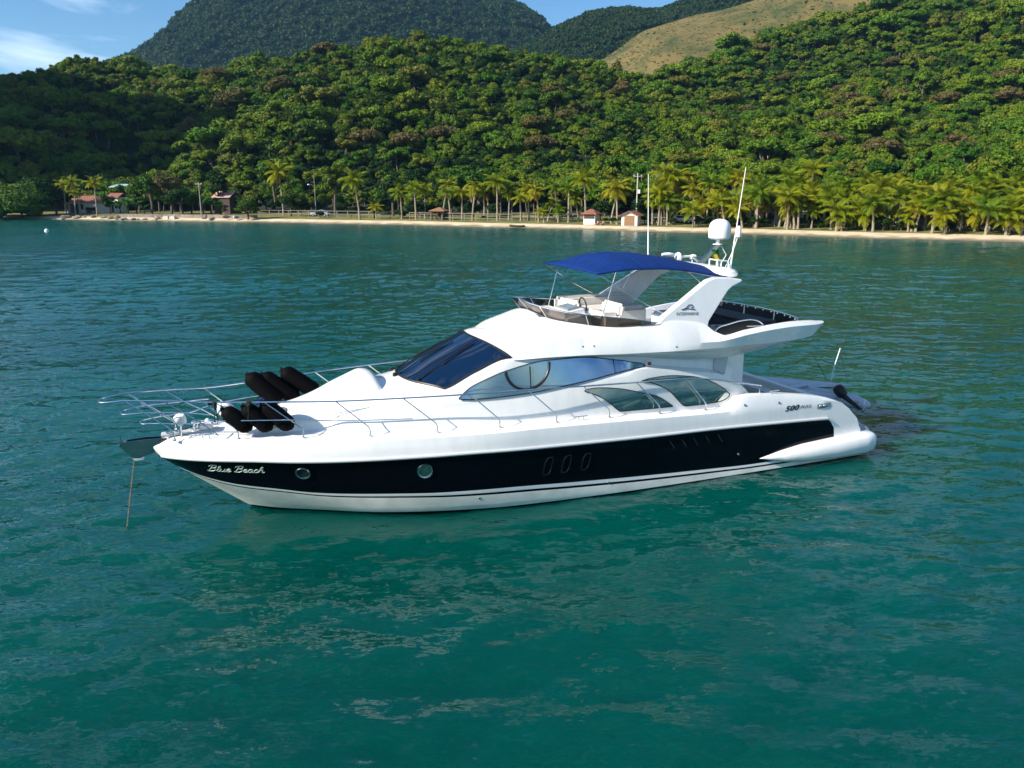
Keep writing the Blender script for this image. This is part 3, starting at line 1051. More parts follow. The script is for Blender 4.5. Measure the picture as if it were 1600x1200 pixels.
def gable_roof(w, d, h, rh, over, along='y', th=.14):
    mb = MB()
    if along == 'y':      # ridge runs front to back, gable faces the front
        a, b = w / 2 + over, d / 2 + over
        for sg in (-1, 1):
            k = over / (w / 2) * rh
            mb.add([(sg * a, -b, h - k), (0, -b, h + rh), (0, b, h + rh), (sg * a, b, h - k), (sg * a, -b, h - k + th), (0, -b, h + rh + th), (0, b, h + rh + th), (sg * a, b, h - k + th)],
                   [(0, 1, 2, 3), (7, 6, 5, 4), (0, 4, 5, 1), (3, 2, 6, 7), (0, 3, 7, 4)])
    else:
        a, b = w / 2 + over, d / 2 + over
        k = over / (d / 2) * rh
        for sg in (-1, 1):
            mb.add([(-a, sg * b, h - k), (-a, 0, h + rh), (a, 0, h + rh), (a, sg * b, h - k), (-a, sg * b, h - k + th), (-a, 0, h + rh + th), (a, 0, h + rh + th), (a, sg * b, h - k + th)],
                   [(0, 1, 2, 3), (7, 6, 5, 4), (0, 4, 5, 1), (3, 2, 6, 7), (0, 3, 7, 4)])
    return mb


def building(name, label, cat, loc, w, d, h, rz, roof, rh, wall, roofm, over=.5, doors=(), windows=(), posts=0, open_=False, ridge=None, group=None):
    e = empty(name, loc, rz, label, cat, group)
    if open_:
        wm = MB().box((0, d / 2 - .1, h / 2 - .2), (w, .2, h + .4))
        wm.build('wall', wall, e)
    else:
        wm = MB()
        hw, hd = w / 2, d / 2
        if roof == 'gable':
            wm.loft([[(-hw, y, -.6), (hw, y, -.6), (hw, y, h), (0, y, h + rh - .02), (-hw, y, h)] for y in (-hd, hd)])
        else:
            wm.box((0, 0, h / 2 - .3), (w, d, h + .6))
        wm.build('wall', wall, e)
    if roof == 'hip': hip_roof(w, d, h, rh, over, ridge if ridge is not None else max(0.2, w - d)).build('roof', roofm, e, smooth=0)
    elif roof == 'gable': gable_roof(w, d, h, rh, over, 'y').build('roof', roofm, e, smooth=0)
    elif roof == 'long': gable_roof(w, d, h, rh, over, 'x').build('roof', roofm, e, smooth=0)
    else: MB().box((0, 0, h + .08), (w + 2 * over, d + 2 * over, .14)).build('roof', roofm, e)
    for u, z, dw, dh, m in doors:
        MB().box((u, -d / 2 - .02, z + dh / 2), (dw, .08, dh)).build('door', m, e)
    for u, z, ww, wh in windows:
        f = MB().box((u, -d / 2 - .02, z + wh / 2), (ww + .16, .07, wh + .16)).build('window', M['brown_wood'], e)
        MB().box((u, -d / 2 - .06, z + wh / 2), (ww, .04, wh)).build('pane', M['window_glass'], f)
    for k in range(posts):
        u = -w / 2 + .15 + (w - .3) * k / max(1, posts - 1)
        MB().box((u, -d / 2 + .12, h / 2 - .3), (.24, .24, h + .6)).build('post', wall if wall is M['plaster'] else M['dark_wood'], e)
    return e


facing = R(-32)   # the right half of the beach faces the water at an angle
building('white_house', 'white house with red tiled roof and dark blue doors at left end of beach', 'house', beach_pt(141, 20), 10.5, 6, 3.0, R(-12), 'hip', 1.5,
         M['plaster'], M['tiles'], .6, doors=[(-2.2, .0, 2.6, 2.4, M['blue_door']), (2.9, 0, 3.3, 1.5, M['window_glass'])], windows=[(-4.6, 1.0, .7, 1.2), (0.2, 1.0, .7, 1.2)])
p = beach_pt(203, 36)
building('hillside_cabin', 'small cabin with pale blue sheet roof peeping out of the dark trees', 'house', (p.x, p.y, lz(p.x, p.y) + 4.0), 6.5, 5, 2.6, R(-12), 'long', .7, M['dark_wood'], M['blue_roof'], .5,
         windows=[(-1.5, .8, 1.2, 1.0), (1.5, .8, 1.2, 1.0)])
p = beach_pt(186, 25)
building('garden_shed', 'narrow white outbuilding with red roof beside the white house', 'shed', p, 3.2, 4, 4.0, R(-12), 'long', 1.0, M['plaster'], M['tiles'], .4, doors=[(-.4, 0, .9, 2.0, M['dark_wood'])], windows=[(.9, 1.2, .7, .9)])
building('low_shed', 'low dark shed with faded pinkish roof among the banana plants', 'shed', beach_pt(357, 24), 4.6, 5, 4.2, R(-15), 'long', 1.3, M['dark_wood'], principled('faded_pink_tiles', (0.42, 0.26, 0.21), .8, var=.2), .4,
         doors=[(0, 0, 1.2, 2.1, M['brown_wood'])])
building('white_hut', 'little white hut with dark upper half and red hip roof on the beach grass', 'hut', beach_pt(924, 7), 2.3, 2.2, 2.0, R(-28), 'hip', .75, M['plaster'], M['tiles'], .4,
         doors=[(0, 1.0, 2.1, .85, M['dark_wood'])], ridge=.5)
building('brown_hut', 'little beach hut with brown double doors and red gable roof', 'hut', beach_pt(987, 7), 3.0, 2.6, 1.75, R(-28), 'gable', .65, M['plaster'], M['tiles'], .45,
         doors=[(0, 0, 1.9, 1.7, M['brown_wood'])])
building('open_shed', 'dark open-fronted shed with a broad red tiled roof behind the palms', 'shed', beach_pt(1052, 22), 7.0, 5, 2.5, facing, 'hip', 1.5, M['dark_wood'], M['tiles'], .6, posts=4, open_=True)
building('white_gabled_house', 'house with a bare white gable wall facing the water behind the palm row', 'house', beach_pt(1100, 27), 5.6, 7, 2.2, R(-22), 'gable', 1.25, M['plaster'], M['tiles'], .45,
         windows=[(-1.6, .7, .9, .8), (1.6, .7, .9, .8)])
building('tiled_villa', 'long villa with a red tiled roof and white pillars behind the palm row', 'house', beach_pt(1185, 20), 9.5, 6, 2.1, facing, 'hip', 1.9, M['plaster'], M['tiles'], .7,
         doors=[(-2.6, .1, 2.0, 1.8, M['window_glass']), (2.6, .1, 2.0, 1.8, M['window_glass'])], windows=[(0, .7, 1.6, 1.1)], posts=0)
building('low_white_annexe', 'low white annexe with flat roof right of the tiled villa', 'house', beach_pt(1262, 20), 6.5, 4, 2.2, facing, 'flat', .2, M['plaster'], M['white_roof'], .3,
         doors=[(-1.8, 0, 1.2, 1.9, M['dark_wood'])], windows=[(.4, .8, 1.4, .9), (2.3, .8, .9, .9)])
building('beach_pavilion', 'small pavilion with red tiled roof on white pillars near the right end', 'pavilion', beach_pt(1428, 15), 3.4, 3.2, 2.0, facing, 'hip', 1.0, M['plaster'], M['tiles'], .6, posts=3, open_=True)
building('carport', 'long carport with a flat white roof under the right-hand palms', 'carport', beach_pt(1476, 19), 6.2, 4.5, 2.3, facing, 'flat', .2, M['dark_wood'], M['white_roof'], .2, posts=4, open_=True)
building('picnic_shelter', 'small picnic shelter with dark pitched roof beside the wooden railing', 'shelter', beach_pt(687, 9), 2.8, 2.4, 2.0, R(-20), 'hip', .6, M['dark_wood'], M['brown_wood'], .4, posts=3, open_=True)


# ---- vehicles
def car(name, label, cat, loc, rz, paint, pickup=False, ln=4.3):
    e = empty(name, loc, rz, label, cat, 'vehicles parked behind the beach')
    w = 1.7
    if pickup: prof = [(-.5, .35), (-.5, .95), (-.06, 1.0), (-.04, 1.0), (.02, 1.55), (.2, 1.57), (.3, 1.02), (.46, .92), (.5, .7), (.49, .35)]
    else: prof = [(-.5, .38), (-.5, .85), (-.43, .98), (-.3, 1.38), (-.02, 1.45), (.13, 1.38), (.26, .98), (.45, .84), (.5, .62), (.49, .35)]
    rings = []
    for yy, k in ((-w / 2, .93), (-w / 2 + .12, 1), (w / 2 - .12, 1), (w / 2, .93)):
        rings.append([(x * ln, yy * (1 if z < 1 else .84), z * (k if z > .9 else 1)) for x, z in prof])
    MB().loft(rings).build('body', paint, e, bevel=.04)
    g = MB()
    if pickup: q = [(.0, 1.02), (.03, 1.48), (.19, 1.48), (.275, 1.02)]
    else: q = [(-.38, .98), (-.27, 1.32), (.12, 1.32), (.22, .98)]
    for sg in (-1, 1):
        g.add([(x * ln, sg * (w / 2 * (.985 if z < 1.1 else .87)), z) for x, z in q], [(0, 1, 2, 3)])
    g.build('side_window', M['window_glass'], e, smooth=0)
    for x in (-.32 * ln, .32 * ln):
        for sg in (-1, 1):
            o = MB().lathe([(.02, -.1), (.3, -.1), (.33, -.05), (.33, .05), (.3, .1), (.02, .1)], (x, sg * (w / 2 - .06), .33), (0, 1, 0), 14).build('wheel', M['tyre'], e)
            MB().lathe([(.02, .0), (.17, .0), (.18, .02), (.02, .03)], (x, sg * (w / 2 + .045), .33), (0, sg, 0), 12).build('rim', M['steel'], o)
    return e


car('pickup_truck', 'pale silver pickup truck parked by the grey fence', 'pickup', beach_pt(501, 14), R(-14), M['car_silver'], True, 4.6)
car('parked_car', 'white car parked in front of the open-fronted shed', 'car', beach_pt(1067, 15), R(-32), M['car_white'])
car('parked_car', 'white car partly hidden by a palm trunk before the white gable', 'car', beach_pt(1088, 17), R(-30), M['car_white'])
car('parked_car', 'dark red car in the shade between the annexe and the pavilion', 'car', beach_pt(1362, 18), R(-34), M['car_dark'])
car('parked_car', 'silver car parked under the carport roof', 'car', beach_pt(1466, 15), R(-36), M['car_silver'])
car('parked_car', 'pale car parked left of the pavilion', 'car', beach_pt(1398, 17), R(-34), M['car_white'])


# ---- fences
def fence(name, label, pxs, t, h, mat, rails=(.5, .95), step=2.6):
    a, b = beach_pt(pxs[0], t), beach_pt(pxs[1], t)
    n = max(2, int((b - a).length / step))
    P3 = []
    for k in range(n + 1):
        x = a.x + (b.x - a.x) * k / n; y = float(shore_y(x)) + t
        P3.append(Vector((x, y, lz(x, y))))
    e = empty(name, P3[0], 0, label, 'fence')
    for q in P3:
        MB().box(q - P3[0] + Vector((0, 0, h / 2 - .2)), (.14, .14, h + .4)).build('post', mat, e)
    for r_ in rails:
        MB().tube([q - P3[0] + Vector((0, -.1, h * r_)) for q in P3], .055, 4).build('rail', mat, e)
    return e


fence('post_and_rail_fence', 'long weathered grey post-and-rail fence left of the beach', (405, 610), 11, 1.5, M['grey_wood'])
fence('post_and_rail_fence', 'weathered wooden railing beside the picnic shelter', (640, 800), 8.5, 1.5, M['grey_wood'], (.35, .95))
fence('post_and_rail_fence', 'wooden railing behind the palms left of the white hut', (800, 915), 12, 1.5, M['grey_wood'])
fence('post_and_rail_fence', 'low railing between the brown hut and the tiled villa', (1005, 1160), 13, 1.1, M['grey_wood'])
fence('post_and_rail_fence', 'pale low railing in front of the annexe and pavilion', (1235, 1420), 13, 1.1, M['grey_wood'])


# ---- poles and wires
def pole(label, px, t, h, lamp=False, box=False, r=.13, mat=None):
    q = beach_pt(px, t)
    e = empty('street_lamp' if lamp else 'utility_pole', q, R(-15), label, 'street lamp' if lamp else 'utility pole')
    MB().tube([(0, 0, -.5), (0, 0, h * .5), (0, 0, h)], [r * 1.2, r, r * .75], 8).build('post', mat or M['grey_wood'], e)
    if lamp:
        MB().tube([(0, 0, h * .72), (-.5, -.3, h * .8), (-1.2, -.6, h * .82)], .05, 6).build('arm', M['steel'], e)
        MB().lathe([(.02, .12), (.2, .05), (.24, -.1), (.05, -.16)], (-1.25, -.62, h * .81)).build('lamp_head', M['white_plastic'], e)
    else:
        MB().box((0, 0, h - .6), (1.7, .12, .14)).build('cross_arm', M['grey_wood'], e)
        for u in (-.7, 0, .7):
            MB().lathe([(.02, 0), (.07, .02), (.04, .1), (.07, .15), (.02, .2)], (u, 0, h - .53), n=8).build('insulator', M['white_plastic'], e)
    if box:
        MB().lathe([(.02, 0), (.26, .02), (.28, .7), (.02, .76)], (.42, -.1, h * .58)).build('transformer', M['white_plastic'], e)
    return q + Vector((0, 0, h - .4))


w1 = pole('tall bare wooden pole with cross-arm at the edge of the sand', 315, 4, 8.4)
w2 = pole('thin lamp post among the trees behind the parked pickup', 494, 16, 9.0, lamp=True, r=.08)
w3 = pole('pale pole with white transformer beside the tall palms', 994, 18, 9.0, box=True, mat=M['pale_stone'])
w0 = beach_pt(150, 16) + Vector((0, 0, 9.5))


def wire(label, a, b, sag):
    e = MB().tube([a.lerp(b, k / 14) - Vector((0, 0, sag * 4 * (k / 14) * (1 - k / 14))) for k in range(15)], .03, 4).build('overhead_wire', M['black'])
    tag(e, label, 'wire')


wire('thin overhead wire running left from the tall wooden pole', w0, w1, .5)
wire('thin overhead wire between the tall pole and the lamp post', w1, w2, .9)
wire('thin overhead wire running right from the lamp post to the transformer pole', w2, w3, 1.6)


# ---- rocks, wall, boats on the sand
def rock_mesh(seed):
    rg = random.Random(seed)
    bm = bmesh.new(); bmesh.ops.create_icosphere(bm, subdivisions=2, radius=1)
    ph = [rg.uniform(0, 6) for _ in range(6)]
    for v in bm.verts:
        c = v.co
        k = 1 + .18 * math.sin(3 * c.x + ph[0]) * math.sin(2.6 * c.y + ph[1]) + .14 * math.sin(4.3 * c.z + ph[2]) + rg.uniform(-.07, .07)
        v.co = Vector((c.x * k, c.y * k * .8, max(-.5, c.z * k * .62)))
    me = bpy.data.meshes.new('rock'); bm.to_mesh(me); bm.free(); me.materials.append(M['stone'])
    return me


rocks = [rock_mesh(i) for i in range(4)]
rg = random.Random(5)
for k in range(26):
    px = rg.uniform(96, 335); q = beach_pt(px, rg.uniform(.4, 3.6))
    o = link('shore_rock', rocks[k % 4]); s = rg.uniform(.35, .95)
    o.location = q + Vector((0, 0, s * .2)); o.scale = (s * rg.uniform(.9, 1.5), s, s * rg.uniform(.7, 1)); o.rotation_euler = (0, 0, rg.uniform(0, 6))
    z = 'in the shade in front of the white house' if px < 175 else ('below the stone wall on the sand' if px < 275 else 'on the sand around the tall wooden pole')
    tag(o, 'grey brown boulder lying ' + z, 'rock', 'boulders ' + z)
for px, lab in ((260, 'pale cut stone block on the sand, left one of two'), (270, 'pale cut stone block on the sand, right one of two')):
    q = beach_pt(px, 2.2)
    tag(MB().box((q.x, q.y, q.z + .3), (1.5, .9, .85), rz=R(-15)).build('stone_block', M['pale_stone'], bevel=.08), lab, 'stone block')
a = MB(); A = [beach_pt(px, 5.0) for px in range(186, 408, 12)]
rings = [[(p.x, p.y - .25, p.z - .4), (p.x, p.y + .25, p.z - .4), (p.x, p.y + .25, p.z + .75), (p.x, p.y - .25, p.z + .75)] for p in A]
tag(a.loft(rings).build('retaining_wall', M['stone'], smooth=0), 'low grey brown stone wall along the top of the left sand', 'wall')


def rowboat(name, label, loc, rz, tilt, ln, mat, cat='boat'):
    e = empty(name, loc, rz, label, cat)
    e.rotation_euler = (tilt, 0, rz)
    rings = []
    for k in range(11):
        u = -1 + 2 * k / 10
        w = max(.03, (1 - abs(u) ** 2.4)) * ln * .17; sh = .12 * abs(u) ** 2
        o_ = [(u * ln / 2, w, .42 + sh), (u * ln / 2, w * .85, .15 + sh), (u * ln / 2, 0, .02 + sh * .8), (u * ln / 2, -w * .85, .15 + sh), (u * ln / 2, -w, .42 + sh)]
        i_ = [(x, y * .86, z + .05 if j in (1, 2, 3) else z) for j, (x, y, z) in enumerate(o_)]
        rings.append(o_ + i_[::-1])
    MB().loft(rings).build('hull', mat, e)
    for x in (-.22, .12):
        MB().box((x * ln, 0, .33), (.18, ln * .29, .04)).build('thwart', M['brown_wood'], e)
    return e


q = beach_pt(808, .6); rowboat('canoe', 'slim dark wooden canoe drawn up at the water edge', q - Vector((0, 0, .1)), R(-30), 0, 3.4, M['dark_wood'], 'canoe')
q = beach_pt(352, 2.6); rowboat('rowing_boat', 'beige rowing boat tipped on its side at the foot of the round bush', q + Vector((0, 0, .5)), R(60), R(70), 2.3, M['pale_stone'])
q = beach_pt(367, 2.6); rowboat('rowing_boat', 'white rowing boat tipped on its side beside the beige one', q + Vector((0, 0, .5)), R(75), R(80), 2.4, M['white_plastic'])

b = at_z(73, 362, 0)
e = empty('mooring_buoy', b, 0, 'small white mooring buoy floating in front of the big shore bush', 'buoy')
MB().lathe([(.02, -.3), (.3, -.15), (.36, .1), (.28, .35), (.05, .48)], n=14).build('float', M['white_plastic'], e)
MB().lathe([(.04, .46), (.05, .62), (.02, .66)], n=8).build('ring', M['steel'], e)


# ---- people resting on the grass
def person(loc, rz, label, suit):
    e = empty('person', loc, rz, label, 'person', 'people resting on the beach grass')
    J = [(0, 0, .12, .13), (0.02, 0, .32, .12), (.05, 0, .52, .14), (.07, 0, .62, .06), (.09, 0, .70, .085), (.11, 0, .80, .09)]
    V = [j[:3] for j in J]; Rr = [j[3] for j in J]; E = [(i, i + 1) for i in range(5)]

    def chain(start, pts):
        prev = start
        for x, y, z, r in pts:
            V.append((x, y, z)); Rr.append(r); E.append((prev, len(V) - 1)); prev = len(V) - 1
    for s in (-1, 1):
        chain(0, [(-.06, s * .1, .13, .095), (-.42, s * .16, .36, .075), (-.66, s * .15, .08, .05), (-.82, s * .15, .05, .035)])
        chain(2, [(.06, s * .2, .52, .055), (.2, s * .27, .28, .042), (.24, s * .28, .05, .032), (.20, s * .29, .02, .025)])
    me = bpy.data.meshes.new('body'); me.from_pydata(V, E, [])
    me.materials.append(M['skin'])
    o = link('body', me, e)
    sk = o.modifiers.new('skin', 'SKIN')
    for v, r in zip(me.skin_vertices[0].data, Rr): v.radius = (r, r)
    me.skin_vertices[0].data[0].use_root = True
    o.modifiers.new('sub', 'SUBSURF').levels = 1
    MB().lathe([(.02, 0), (.155, .0), (.165, .1), (.15, .22), (.02, .22)], (0.0, 0, .06)).build('swimwear', suit, e)
    MB().lathe([(.02, .1), (.07, .08), (.1, 0), (.09, -.08), (.02, -.09)], (.13, 0, .83)).build('hair', M['hair'], e)


person(beach_pt(934, 5.5), R(60), 'person in red swimwear sitting on the grass beside the white hut', M['swim'])
person(beach_pt(942, 5.5), R(40), 'person in dark swimwear sitting on the grass, right of the other', M['navy'])

# ---- notable trees
def big(px, t, kn, col, s, sz, name, label, cat='tree', seed=1, dz=0):
    q = beach_pt(px, t)
    if s > 1.8:
        cm, tm, _ = recolour(kn, col, seed, s); return tree(q.x, q.y, q.z + dz, kn, 1.0, seed * 1.3, label, None, cm, tm, name, cat, (sz or s) / s)
    cm, tm, _ = recolour(kn, col, seed)
    return tree(q.x, q.y, q.z + dz, kn, s, seed * 1.3, label, None, cm, tm, name, cat, sz)


def onslope(px, py, kn, col, s, sz, name, label, seed=1, cat='tree'):
    q = slope_pt(px, py)
    cm, tm, _ = recolour(kn, col, seed)
    return tree(q.x, q.y, q.z, kn, s, seed * 1.3, label, None, cm, tm, name, cat, sz)


big(34, 1.5, 'dense', 'bright', 2.55, 2.3, 'shore_tree', 'huge rounded bright green tree overhanging the water at far left', 'tree', 101, -5.6)
big(60, 8, 'dense', 'dark', 2.1, 2.1, 'shore_bush', 'dark bush at the waterline right of the huge overhanging tree', 'bush', 129, -3)  # enlarged and set further inland so that it shades the white house
big(88, 13, 'dense', 'dark', 1.25, 1.25, 'shore_tree', 'dark tree shading the left end of the white house', 'tree', 125, -1)
big(172, 15, 'round', 'dark', .8, .8, 'shore_tree', 'dark tree between the white house and its red-roofed outbuilding', 'tree', 127, -.8)
big(2, 2, 'dense', 'dark', 1.9, 1.7, 'shore_tree', 'dark rounded tree cut by the left edge of the photo', 'tree', 103, -3.5)
big(236, 13, 'dense', 'bright', 1.45, 1.7, 'shore_tree', 'green rounded tree right of the pale blue cabin roof', 'tree', 105)
big(268, 15, 'round', 'olive', 1.35, 1.45, 'shore_tree', 'brownish tree behind the green one above the stone wall', 'tree', 107)
big(286, 8, 'dense', 'dark', 1.3, 1.1, 'shore_tree', 'dark green bushy tree left of the tall wooden pole', 'tree', 109)
big(387, 3, 'dense', 'bright', 1.05, .85, 'shore_bush', 'rounded green bush on the sand beside the tipped boats', 'bush', 111, -.6)
big(524, 20, 'tall', 'bright', 1.5, 1.5, 'shore_tree', 'tall cone shaped leafy tree behind the parked pickup', 'tree', 113)
big(432, 22, 'broad', 'bright', 1.35, 1.3, 'shore_tree', 'vivid green domed tree above the yellowing palm by the fence', 'tree', 115, 4)
big(455, 14, 'broad', 'dark', .95, .8, 'shore_tree', 'flat layered dark tree behind the grey fence', 'tree', 117)
big(655, 12, 'dense', 'dark', .9, .6, 'shore_bush', 'dark low thicket left of the picnic shelter', 'bush', 119)
big(615, 18, 'round', 'dark', 1.2, 1.2, 'shore_tree', 'dark green tree right of the single coconut palm', 'tree', 121)
big(345, 22, 'tall', 'dark', 1.2, 1.25, 'shore_tree', 'dark tree standing over the pinkish shed roof', 'tree', 123)
for i, (px, py, kn, col, s, sz, lab) in enumerate([
        (283, 103, 'broad', 'red', 1.0, 1.0, 'rust red flowering tree on the left skyline'),
        (245, 150, 'open', 'brown', .8, .9, 'small rust brown tree below the red flowering one'),
        (342, 150, 'broad', 'olive', 1.5, 1.5, 'large pale olive tree below the red flowering tree'),
        (368, 200, 'broad', 'olive', 1.7, 1.8, 'largest pale brown spreading tree on the left slope'),
        (300, 230, 'open', 'brown', 1.1, 1.2, 'reddish brown loose tree above the dark shore trees'),
        (432, 140, 'broad', 'olive', 1.25, 1.1, 'pale yellowish tree high on the left slope'),
        (540, 60, 'broad', 'olive', 1.2, 1.2, 'olive domed tree standing up on the hill crest'),
        (572, 245, 'broad', 'brown', 1.2, 1.2, 'brownish spreading tree above the single coconut palm'),
        (968, 170, 'open', 'brown', 1.35, 1.35, 'bare-looking pinkish brown tree on the middle slope'),
        (1100, 205, 'broad', 'brown', 1.1, 1.0, 'pale pinkish tree above the white gabled house'),
        (1320, 165, 'broad', 'olive', 1.5, 1.3, 'wide olive tree on the right slope'),
        (1400, 175, 'broad', 'olive', 1.6, 1.3, 'wide grey olive tree right of the first wide olive one'),
        (1480, 180, 'broad', 'brown', 1.5, 1.2, 'wide brownish tree on the right slope'),
        (1575, 180, 'broad', 'olive', 1.5, 1.3, 'golden olive tree at the right edge of the slope'),
        (1370, 262, 'broad', 'olive', 1.7, 1.3, 'broad yellowish tree just above the right palm row'),
        (1490, 262, 'round', 'olive', 1.6, 1.3, 'rounded yellowish tree above the carport'),
        (1565, 240, 'round', 'bright', 1.6, 1.3, 'bright green rounded tree above the far right palms'),
        (1430, 262, 'round', 'bright', 1.5, 1.3, 'bright green tree between the two yellowish ones'),
        (75, 165, 'open', 'brown', .9, .9, 'small rust tinted tree on the dark left slope'),
        (150, 105, 'round', 'dark', 1.0, 1.3, 'dark tree standing up on the left skyline'),
        (222, 95, 'open', 'dark', .9, 1.3, 'slender open tree on the skyline before the mountain')]):
    onslope(px, py, kn, col, s, sz, 'hillside_tree', lab, 130 + 2 * i)

rv = random.Random(77)
VAR = [recolour(k, c, 300 + 3 * i, 1.01) for i, (k, c) in enumerate((('broad', 'olive'), ('round', 'bright'), ('broad', 'bright'), ('open', 'olive'), ('tall', 'bright'), ('broad', 'brown')))]
VL = ['pale olive spreading tree', 'bright green rounded tree', 'bright green spreading tree', 'loose olive tree', 'bright green upright tree', 'pale brownish spreading tree']
for i in range(46):
    px, py = rv.uniform(330, 1600), rv.uniform(85, 255)
    if py < np.interp(px, crest_px, [c[1] for c in CREST]) + 14: continue
    q = slope_pt(px, py); k = rv.choice((0, 0, 1, 2, 2, 3, 4, 5)); sz_ = rv.uniform(.95, 1.4)
    lab = VL[k] + ' on the slope ' + place_words(px)
    tree(q.x, q.y, q.z, '', sz_, rv.uniform(0, 6), lab, lab.replace('tree', 'trees'), VAR[k][0], VAR[k][1], 'hillside_tree', sz=sz_ * rv.uniform(.8, 1.05))

q = beach_pt(1012, 22)
e = empty('bare_tree', q, 0, 'leafless grey tree rising in the dark gap right of the huts', 'tree')
bare_mesh('bare', 6, 12.0).build('trunk', M['grey_wood'], e, recalc=False)

# banana plants
def banana_mesh(seed):
    rg = random.Random(seed); V, F = [], []
    for k in range(11):
        az = rg.uniform(0, 6.28); e = R(rg.uniform(55, 85)); p = Vector((0, 0, 1.2)); side = Vector((-math.sin(az), math.cos(az), 0))
        n, ln = 7, rg.uniform(2.0, 3.0); row = []
        for i in range(n + 1):
            w = .34 * math.sin(math.pi * min(1, (i + .6) / (n + .8))) ** .6
            row.append((p - side * w - Vector((0, 0, .06)), p.copy(), p + side * w - Vector((0, 0, .06))))
            p = p + Vector((math.cos(az) * math.cos(e), math.sin(az) * math.cos(e), math.sin(e))) * ln / n; e -= R(12 + 6 * i / n)
        o = len(V)
        for r_ in row: V += [tuple(v) for v in r_]
        for i in range(n):
            for j in range(2): F.append((o + 3 * i + j, o + 3 * i + j + 1, o + 3 * i + j + 4, o + 3 * i + j + 3))
    me = bpy.data.meshes.new('leaves'); me.from_pydata(V, [], F); me.materials.append(LEAF['banana']); return me


bans = [banana_mesh(i) for i in range(2)]
bstem = MB().tube([(0, 0, -.3), (.05, 0, .8), (0, 0, 1.6)], [.16, .13, .09], 7).mesh('stem', LEAF['dark'], recalc=False)
for k, (px, t, s) in enumerate([(188, 12, 1.3), (200, 11, 1.6), (214, 13, 1.2), (226, 12, 1.0), (318, 18, 1.5), (330, 21, 1.6), (345, 17, 1.2), (366, 24, 1.6), (384, 22, 1.5), (300, 22, 1.5),
                               (585, 9, 1.0), (640, 12, 1.1), (1002, 16, 1.2), (1345, 20, 1.2), (1015, 20, 1.4)]):
    q = beach_pt(px, t)
    z = 'right of the white house' if px < 260 else ('around the pinkish shed roof' if px < 420 else ('near the picnic shelter' if px < 800 else 'in the garden behind the palm row'))
    e = empty('banana_plant', q, k * 1.1, 'banana plant with long arching leaves ' + z, 'banana plant', 'banana plants ' + z); e.scale = (s,) * 3
    link('leaves', bans[k % 2], e); link('stem', bstem, e)

# coconut palms
PC = [palm_crown_mesh('crown', [LEAF['palm'], LEAF['deadfrond']], 50 + i, n=(22, 24, 19, 26)[i], L=(3.0, 2.7, 2.6, 3.2)[i], droop=(1, 1.15, .85, 1.0)[i], dead=(1, 2, 0, 1)[i], width=.6) for i in range(4)]
PTK = [palm_trunk_mesh('trunk', h, ln, 60 + i) for i, (h, ln) in enumerate([(6.5, .5), (6.5, 1.3), (6.5, .2), (6.5, .9)])]
NUT = MB()
for k in range(7):
    NUT.lathe([(.01, -.13), (.1, -.08), (.12, .02), (.07, .11), (.01, .14)], (.2 * math.cos(k), .2 * math.sin(k), -.28 - .05 * (k % 3)), n=7)
NUT = NUT.mesh('coconuts', principled('coconut_husk', (0.22, 0.12, 0.02), .6), recalc=False)


def palm(px, t, h, k, s=1.0, lean=None):
    h *= .88
    q = beach_pt(px, t)
    r_ = rg.uniform(0, 6.28) if lean is None else lean
    dx = math.cos(r_)
    ln = 'upright' if k in (0, 2) else ('leaning left' if dx < -.2 else ('leaning right' if dx > .2 else 'gently curved'))
    sz = 'tall' if h > 8.3 else ('medium height' if h > 5.5 else ('short' if h > 3 else 'very young'))
    pw = {0: 'in front of the white house', 1: 'by the grey post-and-rail fence', 2: 'by the picnic shelter railing', 3: 'left of the white hut',
          4: 'beside the small beach huts', 5: 'in front of the open shed and white gable', 6: 'in front of the tiled villa and annexe', 7: 'near the pavilion', 8: 'at the right end of the beach'}
    z = 0 if px < 300 else 1 if px < 600 else 2 if px < 800 else 3 if px < 915 else 4 if px < 1005 else 5 if px < 1135 else 6 if px < 1300 else 7 if px < 1450 else 8
    lab = '%s %s coconut palm %s' % (sz, ln, pw[z])
    e = empty('coconut_palm', q, r_, lab, 'palm tree', lab.replace('palm', 'palms'))
    tm, top = PTK[k]
    tr = link('trunk', tm, e); zs = h / 6.5; tr.scale = (1 if h > 3 else .8, 1 if h > 3 else .8, zs)
    c = link('crown', PC[(k + int(px)) % 4], e); c.location = (top.x, top.y, top.z * zs); c.scale = (s,) * 3; c.rotation_euler = (0, 0, rg.uniform(0, 6))
    if h > 5 and k % 2 == 0:
        n_ = link('coconuts', NUT, e); n_.location = c.location


